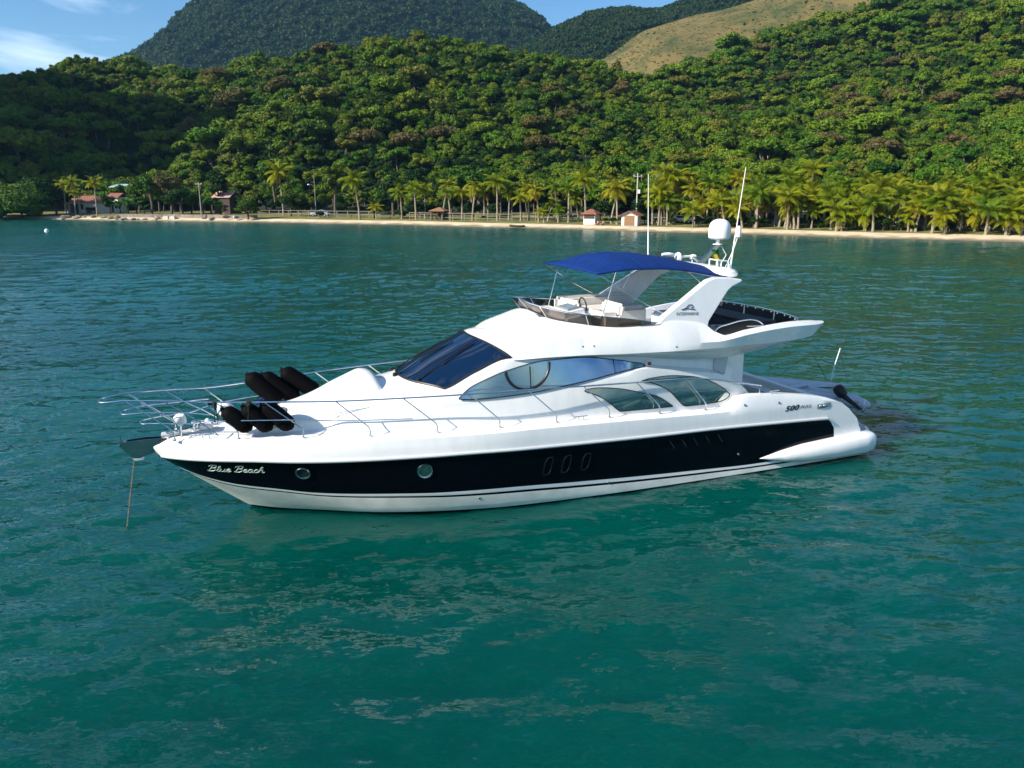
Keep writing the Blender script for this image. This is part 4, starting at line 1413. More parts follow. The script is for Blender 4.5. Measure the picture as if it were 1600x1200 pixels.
for px, t, h, k, s in [(104, 11, 8.5, 0, 1.0), (127, 13, 9.2, 1, 1.1), (152, 9, 9.0, 2, 1.1), (118, 9, 6.2, 3, .8), (443, 17, 11.5, 0, 1.5), (562, 6, 9.6, 1, 1.25),
                       (588, 8, 3.0, 2, .9), (628, 9, 6.6, 3, 1.0), (650, 8, 7.6, 0, 1.0), (664, 12, 7.0, 2, 1.0), (692, 12, 8.2, 1, 1.1), (704, 9, 6.4, 0, .9), (722, 11, 6.4, 2, 1.0), (738, 9, 7.4, 3, 1.0),
                       (757, 13, 7.2, 0, 1.0), (777, 10, 8.6, 2, 1.15), (795, 13, 6.6, 1, .9), (814, 10, 5.2, 0, .9), (826, 12, 6.6, 2, 1.0), (842, 8, 6.6, 3, 1.0), (856, 12, 4.0, 1, .8), (870, 11, 7.6, 0, 1.0),
                       (888, 9, 7.4, 2, 1.0), (904, 12, 5.0, 1, .85), (915, 11, 9.0, 0, 1.15), (955, 10, 6.6, 1, 1.0), (964, 8, 7.4, 0, 1.3), (872, 8, 2.8, 2, .75), (850, 7, 2.4, 0, .7)]:
    palm(px, t, h, k, s)
for i in range(116):
    px = 1018 + i * 5.1 + rg.uniform(-5, 5)
    if rg.random() < .08: continue
    t = rg.choice((6, 8, 10, 13, 17, 22)) + rg.uniform(-1, 1)
    h = rg.uniform(3.0, 6.6) + (t - 10) * .17
    if px < 1250: h += 1.0
    palm(px, t, h, rg.randrange(4), rg.uniform(.85, 1.18))
for px, t, h in [(1135, 8, 2.6), (1247, 7, 4.2), (1322, 7, 2.6), (1351, 8, 2.4), (1268, 9, 3.0), (1419, 7, 2.2), (1500, 9, 3.2), (1235, 9, 2.6), (1180, 7, 4.6)]:
    palm(px, t, h, 2, .72)
palm(1228, 42, 9.5, 2, 1.2); palm(1262, 22, 10.5, 0, 1.35); palm(1032, 14, 10, 0, 1.3); palm(1046, 12, 9.2, 1, 1.2)
q = slope_pt(10, 118)
e = empty('skyline_palm', q, 0, 'tall feathery palm on the left skyline beside the photo edge', 'palm tree'); e.scale = (1.6,) * 3
link('trunk', PTK[2][0], e); c = link('crown', HILLPALM, e); c.location = PTK[2][1]

# shrubs below and behind the palms
SHC, SHT, _ = recolour('dense', 'dark', 88)
for i in range(78):
    px = rg.uniform(400, 1640) if i < 40 else rg.uniform(1000, 1640)
    t = rg.uniform(17, 34)
    q = beach_pt(px, t); s = rg.uniform(.35, .8)
    pw = place_words(px).replace('on the dark slope behind', 'beside')
    e = empty('garden_shrub', q - Vector((0, 0, .5 * s)), i, 'dark leafy shrub ' + pw, 'shrub', 'dark shrubs ' + pw); e.scale = (s * 1.2, s * 1.2, s)
    link('crown', SHC, e); link('stem', SHT, e)
for i in range(60):
    px = rg.uniform(420, 1600) if i < 20 else rg.uniform(1000, 1620); t = rg.uniform(6.5, 15)
    q = beach_pt(px, t); s = rg.uniform(.14, .36)
    pw = place_words(px).replace('on the dark slope behind', 'beside').replace('behind', 'in front of')
    e = empty('beach_shrub', q, i, 'low shrub on the grass ' + pw, 'shrub', 'low shrubs on the grass ' + pw); e.scale = (s * 1.4, s * 1.4, s)
    link('crown', SHC, e); link('stem', SHT, e)

# ------------------------------------------------------------------ motor yacht (x forward, y to port, z up)
YO, YR = Vector((-5.54, 15.66, 0)), R(202)
yacht = empty('motor_yacht', YO, YR, 'large white motor yacht with black hull band and blue sun canopy anchored in the bay', 'yacht')
YM = Matrix.Translation(YO) @ Matrix.Rotation(YR, 4, 'Z')


def arr(s): return np.array([[float(v) for v in r.split(',')] for r in s.split()])


def line(s):
    a = arr(s)
    return a[:, 0], a[:, 1], a[:, 2]


LW = line("0,0,0 -.52,.33,0 -1.27,.73,0 -2.5,1.36,0 -3.78,1.78,0 -5.13,2.06,0 -6.61,2.18,0 -8.2,2.24,0 -10,2.26,0 -12,2.26,0 -14.8,2.24,0")
LK = line("-.55,0,-.5 -1.3,.4,-.5 -2.5,1,-.5 -4,1.4,-.5 -6.6,1.9,-.5 -10,2,-.5 -14.8,2,-.5")
LD = line("1.44,0,1.14 .99,.30,.97 .4,.60,.82 -.5,.95,.69 -1.11,1.18,.61 -1.72,1.40,.575 -2.46,1.66,.56 -3.72,2.02,.54 -5.08,2.18,.51 -6.59,2.23,.43 -8.24,2.24,.34 -10,2.24,.26 -11.34,2.24,.21 -14.92,2.2,.19")
LE = line("1.80,0,1.43 1.58,.25,1.43 .96,.66,1.42 .08,1.08,1.42 -.8,1.44,1.40 -1.7,1.72,1.39 -2.68,1.96,1.39 -3.96,2.17,1.385 -5.35,2.27,1.35 -6.86,2.29,1.31 -8.17,2.28,1.27 -9.9,2.27,1.24 -11.79,2.26,1.18 -13.57,2.23,1.10 -14.58,2.2,1.00")
LF = line("1.93,0,1.53 1.6,.24,1.61 .96,.62,1.66 .08,1.05,1.67 -.8,1.41,1.66 -2.68,1.93,1.65 -5.35,2.25,1.62 -8.17,2.26,1.54 -9.9,2.25,1.50 -11.79,2.24,1.47 -13.3,2.21,1.42 -13.95,2.19,1.36 -14.28,2.18,1.29")
LG = line("1.95,0,1.56 1.69,.15,1.70 1.44,.29,1.79 .96,.53,1.83 .08,.94,1.83 -.8,1.29,1.83 -2.68,1.81,1.82 -5.35,2.13,1.81 -8.17,2.15,1.74 -9.9,2.14,1.66 -10.45,2.13,1.65 -10.65,2.13,1.72 -10.88,2.13,1.88 -11.3,2.13,1.91 -12.26,2.12,1.84 -13.06,2.12,1.73 -13.5,2.11,1.645 -13.82,2.10,1.545")


us = np.concatenate([np.linspace(0, .88, 104), np.linspace(.8815, .9, 13), np.linspace(.91, 1, 10)])
NS = len(us)


def sample(l, xb, xe):
    x0 = l[0][0]
    g = np.where(us < .9, (us / .9) ** 1.25, 1.0)
    x = np.where(us < .9, x0 + (xb - x0) * g, xb + (xe - xb) * np.clip((us - .9) / .1, 0, 1))
    return np.stack([x, pchip(l[0], l[1], x), pchip(l[0], l[2], x)], -1)


SK, SW = sample(LK, -13.9, -14.8), sample(LW, -13.9, -14.8)
SD, SE = sample(LD, -13.88, -14.92), sample(LE, -13.56, -14.58)
SF, SG = sample(LF, -13.3, -14.28), sample(LG, -13.1, -13.82)
fx = np.clip((SD[:, :1] + 8) / -6, 0, 1) * 0.0 + np.interp(-SD[:, 0], [0, 2.5, 8, 14], [.10, .13, .24, .30])[:, None]
fx2 = np.interp(-SD[:, 0], [0, 2.5, 8, 14], [.15, .21, .40, .52])[:, None]
S1, S2 = SD + (SW - SD) * fx, SD + (SW - SD) * fx2
SD1, SD2 = SD + (SE - SD) * .36, SD + (SE - SD) * .7
fl = np.clip((SD[:, 0] + 5) / 6, 0, 1)
SD1[:, 1] -= .05 * fl * np.clip(SD[:, 1] * 2, 0, 1); SD2[:, 1] -= .04 * fl * np.clip(SD[:, 1] * 2, 0, 1)
SD3 = SD + (SE - SD) * .90
for L_, o_ in ((SD1, .10), (SD2, .16), (SD3, .10)): L_[:, 0] -= o_ * np.exp(-((us - .9) / .035) ** 2)
SD3[:, 1] -= .01 * fl * np.clip(SD[:, 1] * 2, 0, 1)
# spray knuckle just above the water
SC = SW + (S2 - SW) * .45
SC[:, 1] += .05 * np.clip((SC[:, 0] + 9) / 6, 0, 1) * np.clip(SC[:, 1] * 3, 0, 1)
SFm = (SF + SG) / 2 + np.array([0, .035, .035])
SFm[:, 1] *= np.clip(us / .02, 0, 1)
SB_ = SW + (SC - SW) * .22
LINES = [SK, SW, SB_, SC, S2, S1, SD, SD1, SD2, SD3, SE, SF, SFm, SG]
MATI = [2, 2, 1, 1, 2, 0, 2, 2, 2, 2, 0, 0, 0]       # white bottom, stripe, gap, band, topsides


def hull_y(x, z):
    zs, ys = [], []
    for Lk in LINES[1:]:
        o = np.argsort(Lk[:, 0])
        zs.append(np.interp(x, Lk[o, 0], Lk[o, 2])); ys.append(np.interp(x, Lk[o, 0], Lk[o, 1]))
    return float(np.interp(z, zs, ys))


def hull_n(x, z):
    e = .03
    dx = (hull_y(x + e, z) - hull_y(x - e, z)) / (2 * e); dz = (hull_y(x, z + e) - hull_y(x, z - e)) / (2 * e)
    return Vector((-dx, 1, -dz)).normalized()


hb = MB()
nl = len(LINES)
vs = []
for s in range(NS):
    for Lk in LINES: vs.append(Lk[s])
    for Lk in LINES: vs.append(Lk[s] * np.array([1, -1, 1]))
o2 = 2 * nl
fs, ms = [], []
for s in range(NS - 1):
    for k in range(nl - 1):
        m = MATI[k]
        if m == 2 and us[s] >= .9 - 1e-6 and k >= 6: m = 0
        a, b, c, d = s * o2 + k, s * o2 + k + 1, (s + 1) * o2 + k + 1, (s + 1) * o2 + k
        fs.append((a, d, c, b)); ms.append(m)
        fs.append((a + nl, b + nl, c + nl, d + nl)); ms.append(m)
e_ = (NS - 1) * o2
for k in range(10):
    fs.append((e_ + k, e_ + nl + k, e_ + nl + k + 1, e_ + k + 1)); ms.append(0)
for s in range(NS - 1):
    fs.append((s * o2, s * o2 + nl, (s + 1) * o2 + nl, (s + 1) * o2)); ms.append(1)
hb.v = [tuple(map(float, v)) for v in vs]; hb.f = fs; hb.m = ms
hull = hb.build('hull', [M['white'], M['bottom'], M['navy']], yacht, smooth=38)

for sg in (1, -1):
    k = [i for i in range(2, NS) if us[i] <= .9]
    P_ = [(SE[i, 0], sg * (SE[i, 1] + .012), SE[i, 2] + .012) for i in k]
    MB().tube(P_, [.036] * len(P_), 8).build('rub_rail', M['rubber'], yacht)
    rings = []
    for x, zt, zb, yo in ((-11.55, .335, .315, 2.262), (-11.8, .385, .25, 2.32), (-12.2, .46, .17, 2.41), (-12.8, .545, .11, 2.49), (-13.8, .60, .08, 2.53), (-14.7, .63, .08, 2.53), (-15.0, .62, .10, 2.48), (-15.17, .57, .15, 2.36), (-15.22, .45, .25, 2.25)):
        rg_ = []
        for q in range(14):
            a = 2 * math.pi * q / 14
            ca, sa = math.cos(a), math.sin(a)
            ca = math.copysign(abs(ca) ** .6, ca); sa = math.copysign(abs(sa) ** .6, sa)
            yi = 1.9
            rg_.append((x, sg * ((yo + yi) / 2 + ca * (yo - yi) / 2), (zt + zb) / 2 + sa * (zt - zb) / 2))
        rings.append(rg_)
    MB().loft(rings).build('platform_sponson', M['white'], yacht, smooth=60)

plan = [(-14.2, -2.2), (-15.1, -2.2), (-15.35, -1.9), (-15.6, -1.0), (-15.68, 0), (-15.6, 1.0), (-15.35, 1.9), (-15.1, 2.2), (-14.2, 2.2)]
MB().prism([(x, y, .48) for x, y in plan], (0, 0, .24)).build('swim_platform', M['white'], yacht, bevel=.05)
MB().prism([(x * .985 - .2, y * .93, .605) for x, y in plan], (0, 0, .014)).build('platform_teak', M['teak'], yacht, smooth=0)

# deck sheet
P_ = []
for x in np.linspace(1.86, -11.0, 70):
    g = f1(LG[0], LG[1], x) - .03; z = min(f1(LG[0], LG[2], x), 1.83) - .025
    if x < -10.4: z = 1.63
    P_.append([(x, g * v, z + .03 * (1 - v * v)) for v in np.linspace(-1, 1, 9)])
MB().grid(P_).build('deck', M['deck'], yacht, smooth=60)
MB().box((1.12, 0, 1.845), (1.1, .24, .03)).build('anchor_locker_lid', M['rubber'], yacht, bevel=.01)

# ---- deckhouse
HX = np.array([-.15, -.35, -.8, -1.3, -1.5, -1.8, -2.6, -3.3, -3.9, -4.6, -5.3, -6.5, -7.8, -8.5, -8.9, -9.65, -10.5, -10.9, -11.3, -11.55])
T = {
    'yb': [.40, .62, .72, .76, .92, 1.22, 1.45, 1.56, 1.63, 1.70, 1.76, 1.83, 1.87, 1.88, 1.88, 1.87, 1.86, 1.84, 1.80, 1.76],
    'yl': [.38, .60, .70, .73, .82, 1.04, 1.26, 1.40, 1.51, 1.60, 1.67, 1.76, 1.83, 1.85, 1.85, 1.85, 1.84, 1.82, 1.78, 1.74],
    'zl': [1.88, 1.92, 1.97, 1.99, 2.0, 2.05, 2.14, 2.22, 2.28, 2.32, 2.36, 2.46, 2.66, 2.77, 2.72, 2.60, 2.47, 2.30, 2.05, 1.82],
    'y2': [.36, .58, .68, .71, .79, 1.01, 1.23, 1.37, 1.49, 1.575, 1.645, 1.73, 1.79, 1.74, 1.55, 1.46, 1.44, 1.42, 1.40, 1.38],
    'ys': [.34, .54, .63, .66, .73, .86, 1.06, 1.23, 1.38, 1.50, 1.58, 1.60, 1.60, 1.56, 1.47, 1.45, 1.42, 1.40, 1.38, 1.36],
    'zs': [1.95, 2.02, 2.07, 2.09, 2.12, 2.19, 2.33, 2.43, 2.52, 2.87, 3.14, 3.14, 3.12, 3.10, 3.10, 3.05, 2.98, 2.95, 2.9, 2.88],
    'zr': [2.00, 2.09, 2.24, 2.36, 2.40, 2.47, 2.57, 2.66, 2.97, 3.29, 3.54, 3.42, 3.25, 3.2, 3.18, 3.1, 3.05, 3.0, 2.95, 2.9],
}


def H(k, x): return f1(HX, T[k], x)


def roofz(x, y):
    ys_, zs_, zr_ = H('ys', x), H('zs', x), H('zr', x)
    return zs_ + (zr_ - zs_) * max(0, 1 - (abs(y) / ys_) ** 2.3)


def half(x):
    yb, yl, zl, y2, ys_, zs_ = (H(k, x) for k in ('yb', 'yl', 'zl', 'y2', 'ys', 'zs'))
    zb = 1.60
    h = [(yb, zb), (yb + (yl - yb) * .5 + .025, zb + (zl - zb) * .5), (yl + .005, zl - .10), (yl - .012, zl - .03), (y2 + .01, zl), (y2 - .005, zl + .02),
         ((y2 + ys_) / 2 + .012, (zl + zs_) / 2), (ys_ + .008, zs_ - .04), (ys_ - .02, zs_ + .005)]
    return h


def side_y(x, z):
    h = half(x)
    zs = [p[1] for p in h]; ys = [p[0] for p in h]
    zs = np.maximum.accumulate(np.array(zs) + np.arange(len(zs)) * 1e-6)
    return float(np.interp(z, zs, ys))


rings = []
for x in np.concatenate([np.linspace(-.15, -1.9, 16), np.linspace(-2.1, -11.55, 64)]):
    h = half(x); ys_ = H('ys', x)
    rf = [(ys_ * v, roofz(x, ys_ * v)) for v in (.93, .84, .72, .58, .42, .25, .1)]
    top = h + rf
    rings.append([(x, y, z) for y, z in top] + [(x, 0, roofz(x, 0))] + [(x, -y, z) for y, z in top[::-1]])
MB().loft(rings).build('deckhouse', M['white'], yacht, smooth=42)


def upper_y(x, z):
    zl, zs_, y2, ys_ = H('zl', x), H('zs', x), H('y2', x), H('ys', x)
    t = (z - zl) / max(.12, zs_ - zl)
    return y2 + .022 + (ys_ - y2) * t + .012 * t * (1 - t) if x > -8.0 else max(y2, side_y(x, z)) + .02


def glass_patch(name, xs_top, zs_top, xs_bot, zs_bot, sg, mat, off=.012, nx=40, nz=8, parent=yacht, frame=True, label=None, fy=None):
    fy = fy or side_y
    a, b = max(xs_top[0], xs_bot[0]), min(xs_top[-1], xs_bot[-1])
    P_, F_ = [], []
    for i in range(nx + 1):
        t = i / nx
        t = .5 - .5 * math.cos(math.pi * t)
        x = a + (b - a) * t
        zt, zb = f1(xs_top, zs_top, x), f1(xs_bot, zs_bot, x)
        P_.append([(x, sg * (fy(x, zb + (zt - zb) * j / nz) + off), zb + (zt - zb) * j / nz) for j in range(nz + 1)])
    o = MB().grid(P_, flip=sg < 0).build(name, mat, parent, smooth=60, recalc=False, label=label)
    if frame:
        loop = [p[-1] for p in P_] + [p[0] for p in P_[::-1]] + [P_[0][-1]]
        MB().tube([(x, y + sg * .002, z) for x, y, z in loop], .011, 5, cap=False).build('window_seal', M['black'], o)
    return o


UT = ([-4.16, -4.4, -4.75, -5.19, -6.13, -6.9, -7.76, -8.25, -8.43, -8.5], [2.40, 2.60, 2.76, 2.92, 3.075, 3.08, 2.97, 2.885, 2.845, 2.79])
UB = ([-4.16, -4.5, -4.87, -5.76, -6.15, -7.02, -7.81, -8.3, -8.45, -8.5], [2.375, 2.355, 2.36, 2.41, 2.455, 2.57, 2.70, 2.765, 2.775, 2.785])
W1T = ([-6.97, -7.05, -7.25, -7.74, -8.33, -8.81, -9.21], [2.365, 2.39, 2.40, 2.35, 2.21, 2.06, 1.80])
W1B = ([-6.97, -7.1, -7.32, -7.57, -7.75, -7.82, -8.5, -9.21], [2.345, 2.30, 2.20, 2.03, 1.87, 1.815, 1.80, 1.785])
W2T = ([-8.37, -8.6, -8.99, -9.66, -10.2, -10.58, -10.82], [2.47, 2.51, 2.525, 2.46, 2.31, 2.11, 1.92])
W2B = ([-8.37, -8.6, -8.8, -9.0, -9.16, -9.4, -9.56, -10.0, -10.52, -10.78, -10.82], [2.455, 2.41, 2.34, 2.24, 2.12, 1.88, 1.755, 1.75, 1.765, 1.84, 1.90])
for sg in (1, -1):
    w = glass_patch('saloon_window', *UT, *UB, sg, M['glass_sky_tint'], off=.010, fy=upper_y)
    if sg > 0: w['label'] = 'long blue curved saloon window'
    MB().tube([(-7.72, sg * (upper_y(-7.72, z) + .018), z) for z in np.linspace(2.69, 2.97, 5)], .009, 5).build('window_mullion', M['black'], w)
    # half-round opening pane hanging from the upper edge
    hx, hr = -5.67, .50
    arc = []
    for q in range(25):
        a = math.pi * q / 24
        x = hx + hr * math.cos(a); z = f1(*UT, x) - .03 if q in (0, 24) else min(f1(*UT, x) - .03, 2.985 + .08 * (x - hx) * -1 - .50 * math.sin(a))
        arc.append((x, sg * (upper_y(x, z) + .022), z))
    MB().tube(arc, .032, 8).build('opening_pane_frame', M['black'], w)
    P_ = []
    for i in range(13):
        x = hx + hr * .97 * math.cos(math.pi * i / 12)
        zt = f1(*UT, x) - .025
        zb = min(zt, 2.985 - .08 * (x - hx) - .5 * math.sin(math.pi * i / 12))
        P_.append([(x, sg * (upper_y(x, zb + (zt - zb) * j / 5) + .018), zb + (zt - zb) * j / 5) for j in range(6)])
    MB().grid(P_).build('opening_pane', M['glass_sky_tint'], w, smooth=60)
    MB().tube([(hx - .05 + .0 * z, sg * (upper_y(hx, z) + .03), z) for z in (2.98, 2.75, 2.52)], .012, 5).build('pane_stay', M['black'], w)
    glass_patch('cabin_window', *W1T, *W1B, sg, M['glass_teal'], off=.010, label='smaller forward cabin window' if sg > 0 else None)
    glass_patch('cabin_window', *W2T, *W2B, sg, M['glass_teal'], off=.010, label='larger arched aft cabin window' if sg > 0 else None)
    o = MB().box((-8.60, sg * (side_y(-8.60, 2.83) + .05), 2.83), (.13, .12, .12)).build('navigation_light', M['white_plastic'], yacht, bevel=.015)
    MB().box((-8.60, sg * (side_y(-8.60, 2.83) + .11), 2.83), (.08, .03, .08)).build('lens', M['orange'], o)

# windscreen
P_, B_ = [], []
for i in range(25):
    v = -1 + 2 * i / 24
    row, brow = [], []
    for j in range(15):
        s = j / 14
        y = v * (1.32 + .22 * s)
        xb = -3.24 - .66 * abs(v) ** 2.2; xt = -4.90 - .42 * abs(v) ** 2
        x = xb + (xt - xb) * s
        row.append((x, y, roofz(x, y) + .022))
        brow.append(row[-1])
    P_.append(row)
wsn = MB().grid(P_).build('windscreen', M['glass_dark'], yacht, smooth=60)
loop = [r[0] for r in P_] + P_[-1][1:] + [r[-1] for r in P_[::-1]][1:] + P_[0][::-1][1:]
MB().tube(loop, .024, 6, cap=False).build('windscreen_seal', M['black'], wsn)
for v in (-.36, .36):
    k = int((v + 1) * 12)
    MB().tube([(x, y, z + .004) for x, y, z in P_[k]], .014, 5).build('windscreen_mullion', M['black'], wsn)
for (xa, ya), (xb, yb) in (((-3.50, .78), (-4.72, .60)), ((-3.16, .02), (-4.45, -.10)), ((-3.26, -.74), (-4.4, -.80))):
    q = [(xa + (xb - xa) * k / 8, ya + (yb - ya) * k / 8) for k in range(9)]
    m_ = MB().tube([(x, y, roofz(x, y) + .03 + .03 * math.sin(math.pi * k / 8)) for k, (x, y) in enumerate(q)], [.018, .016, .014, .012, .011, .010, .010, .009, .009], 6)
    m_.tube([(x - .1, y + .05, roofz(x - .1, y + .05) + .045) for x, y in q[3:]], .013, 5)
    m_.lathe([(.02, -.02), (.045, 0), (.045, .06), (.02, .08)], (xa, ya, roofz(xa, ya)), n=8)
    m_.build('wiper', M['black'], wsn)

# ---- flybridge body
FB = [
    (-5.37, (0, 3.0), (1.53, 3.08), (1.60, 3.13)) + tuple((y, roofz(-5.37, y) + .003) for y in (1.45, 1.05, .7, .4, 0)),
    (-5.6, (0, 3.0), (1.55, 3.08), (1.635, 3.135), (1.46, 3.33), (1.0, 3.55), (.7, 3.62), (.4, 3.655), (0, 3.67)),
    (-6.0, (0, 3.0), (1.58, 3.07), (1.66, 3.14), (1.52, 3.42), (.98, 3.69), (.7, 3.76), (.4, 3.80), (0, 3.81)),
    (-6.36, (0, 3.0), (1.59, 3.07), (1.68, 3.14), (1.55, 3.48), (.95, 3.80), (.7, 3.86), (.4, 3.92), (0, 3.94)),
    (-6.44, (0, 3.0), (1.59, 3.07), (1.69, 3.14), (1.56, 3.49), (.98, 3.82), (.72, 3.86), (.5, 3.6), (0, 3.45)),
    (-6.9, (0, 2.95), (1.60, 3.06), (1.74, 3.14), (1.66, 3.52), (1.34, 3.79), (1.22, 3.79), (1.18, 3.4), (0, 3.36)),
    (-7.4, (0, 2.95), (1.60, 3.03), (1.80, 3.13), (1.77, 3.46), (1.56, 3.72), (1.45, 3.72), (1.40, 3.32), (0, 3.32)),
    (-8.0, (0, 2.9), (1.61, 2.99), (1.88, 3.12), (1.86, 3.40), (1.68, 3.68), (1.57, 3.68), (1.52, 3.30), (0, 3.30)),
    (-8.7, (0, 2.8), (1.62, 2.93), (1.97, 3.12), (1.94, 3.33), (1.74, 3.70), (1.62, 3.70), (1.56, 3.28), (0, 3.28)),
    (-9.1, (0, 2.8), (1.63, 2.88), (2.02, 3.12), (2.00, 3.30), (1.78, 3.76), (1.64, 3.76), (1.58, 3.26), (0, 3.26)),
    (-10.0, (0, 2.75), (1.64, 2.79), (2.06, 3.12), (2.08, 3.27), (1.80, 3.66), (1.66, 3.66), (1.60, 3.24), (0, 3.24)),
    (-10.2, (0, 2.75), (1.64, 2.78), (2.07, 3.12), (2.09, 3.27), (1.92, 3.50), (1.78, 3.50), (1.70, 3.22), (0, 3.22)),
    (-10.5, (0, 2.75), (1.64, 2.77), (2.08, 3.12), (2.11, 3.30), (2.06, 3.385), (1.95, 3.385), (1.88, 3.2), (0, 3.2)),
    (-11.0, (0, 2.75), (1.63, 2.79), (2.08, 3.13), (2.13, 3.38), (2.085, 3.475), (1.98, 3.475), (1.90, 3.2), (0, 3.2)),
    (-11.7, (0, 2.8), (1.58, 2.85), (2.09, 3.14), (2.145, 3.46), (2.095, 3.555), (1.99, 3.555), (1.91, 3.18), (0, 3.18)),
    (-12.5, (0, 2.9), (1.50, 2.93), (2.09, 3.17), (2.145, 3.50), (2.09, 3.60), (1.98, 3.60), (1.90, 3.16), (0, 3.16)),
    (-12.95, (0, 3.0), (1.45, 3.04), (2.07, 3.22), (2.13, 3.50), (2.08, 3.59), (1.97, 3.59), (1.88, 3.16), (0, 3.14)),
    (-13.12, (0, 3.08), (1.5, 3.11), (2.05, 3.32), (2.11, 3.50), (2.07, 3.57), (1.97, 3.57), (1.9, 3.2), (0, 3.14)),
    (-13.3, (1.78, 3.47), (1.84, 3.46), (2.03, 3.48), (2.08, 3.525), (2.05, 3.56), (1.97, 3.56), (1.9, 3.52), (1.82, 3.50)),
]
fbx = np.array([r[0] for r in FB]); fba = np.array([[list(p) for p in r[1:]] for r in FB])
xs_ = sorted(set(list(fbx[:-1]) + list(np.linspace(-5.37, -13.1, 70))), reverse=True)
rings = []
for x in xs_:
    hp_ = [(float(np.interp(-x, -fbx, fba[:, k, 0])) if False else f1(fbx, fba[:, k, 0], x), f1(fbx, fba[:, k, 1], x)) for k in range(8)]
    rings.append([(x, y, z) for y, z in hp_[:7]] + [(x, 0, hp_[7][1])] + [(x, -y, z) for y, z in hp_[6:0:-1]])
fb = MB().loft(rings)
for sg in (1, -1):    # aft wing tips
    ra = [(FB[-2][0], sg * y, z) for y, z in FB[-2][2:8]]
    rb = [(FB[-1][0], sg * y, z) for y, z in FB[-1][2:8]]
    fb.loft([ra, rb])
fb.build('flybridge', M['white'], yacht, smooth=36)
for sg in (1, -1):    # recessed step line under the wing
    MB().tube([(x, sg * (1.95 + .0 * x), z) for x, z in ((-9.2, 3.055), (-10.2, 3.03), (-11.2, 3.05), (-12.0, 3.09))], .018, 5).build('drip_rail', M['rubber'], yacht)
    MB().prism([(-10.62, sg * 1.40, 2.44), (-10.62, sg * 1.44, 2.80), (-11.0, sg * 1.44, 2.80), (-10.95, sg * 1.40, 2.3)], (0, .14, 0)).build('bulkhead_vent', M['rubber'], yacht, bevel=.01)

# flybridge windscreen
wb = arr("-6.40,0,3.945 -6.40,.4,3.925 -6.56,.9,3.845 -6.9,1.29,3.79 -7.33,1.51,3.735 -7.92,1.66,3.685 -8.4,1.71,3.69 -8.72,1.735,3.705")
wt = arr("-6.14,0,4.22 -6.15,.45,4.19 -6.36,.98,4.12 -6.76,1.38,4.04 -7.22,1.58,3.975 -7.86,1.71,3.90 -8.4,1.76,3.82 -8.80,1.77,3.745")
P_ = []
for i in range(-28, 29):
    t = abs(i) / 28 * 7; s = -1 if i < 0 else 1
    k = np.arange(8)
    a = [float(pchip(k, wb[:, c], t)) for c in range(3)]; b = [float(pchip(k, wt[:, c], t)) for c in range(3)]
    P_.append([(a[0] + (b[0] - a[0]) * j / 4, s * (a[1] + (b[1] - a[1]) * j / 4), a[2] + (b[2] - a[2]) * j / 4 - .01 * (j == 0)) for j in range(5)])
fws = MB().grid(P_).build('flybridge_windscreen', M['smoked'], yacht, smooth=60)
MB().tube([r[-1] for r in P_], .014, 6).build('top_rail', M['steel'], fws)
for i in (4, 13, 21, 28, 35, 43, 52):
    MB().tube([P_[i][0], P_[i][2], P_[i][4]], .013, 5).build('windscreen_post', M['steel'], fws)

# flybridge furniture
def soft(name, c, s, mat, bev=.07, rz=0, tilt=0):
    rot = Matrix.Rotation(rz, 3, 'Z') @ Matrix.Rotation(tilt, 3, 'Y')
    o = MB().box((0, 0, 0), s).build(name, mat, yacht, bevel=bev)
    o.matrix_local = Matrix.Translation(c) @ rot.to_4x4()
    return o


c_ = soft('helm_console', (-7.25, .35, 3.66), (.75, 1.1, .62), M['white'], .12, 0, R(10))
MB().tube([Vector((-.44, .17 * math.cos(a), .30 + .17 * math.sin(a))) for a in np.linspace(0, 2 * math.pi, 20)], .016, 6).build('steering_wheel', M['black'], c_)
MB().box((-.05, 0, .335), (.30, .6, .05)).build('instrument_panel', M['lens'], c_, bevel=.01)
soft('helm_seat', (-8.15, .35, 3.62), (.5, .95, .5), M['vinyl'], .09)
soft('helm_backrest', (-8.42, .35, 3.90), (.14, .95, .32), M['vinyl'], .06, 0, R(-10))
soft('settee', (-9.0, -1.05, 3.50), (2.1, .75, .5), M['vinyl'], .1)
soft('settee_backrest', (-8.9, -1.48, 3.80), (2.3, .18, .40), M['vinyl'], .07)
soft('settee_backrest', (-7.95, -1.0, 3.80), (.2, .9, .36), M['vinyl'], .07, R(8))
soft('sun_lounge', (-7.1, -.62, 3.62), (.7, .75, .5), M['vinyl'], .12)
soft('wet_bar', (-9.55, 1.15, 3.56), (.8, .55, .66), M['white'], .06)
soft('aft_bench', (-12.2, 0, 3.34), (.9, 2.6, .32), M['black_canvas'], .08)

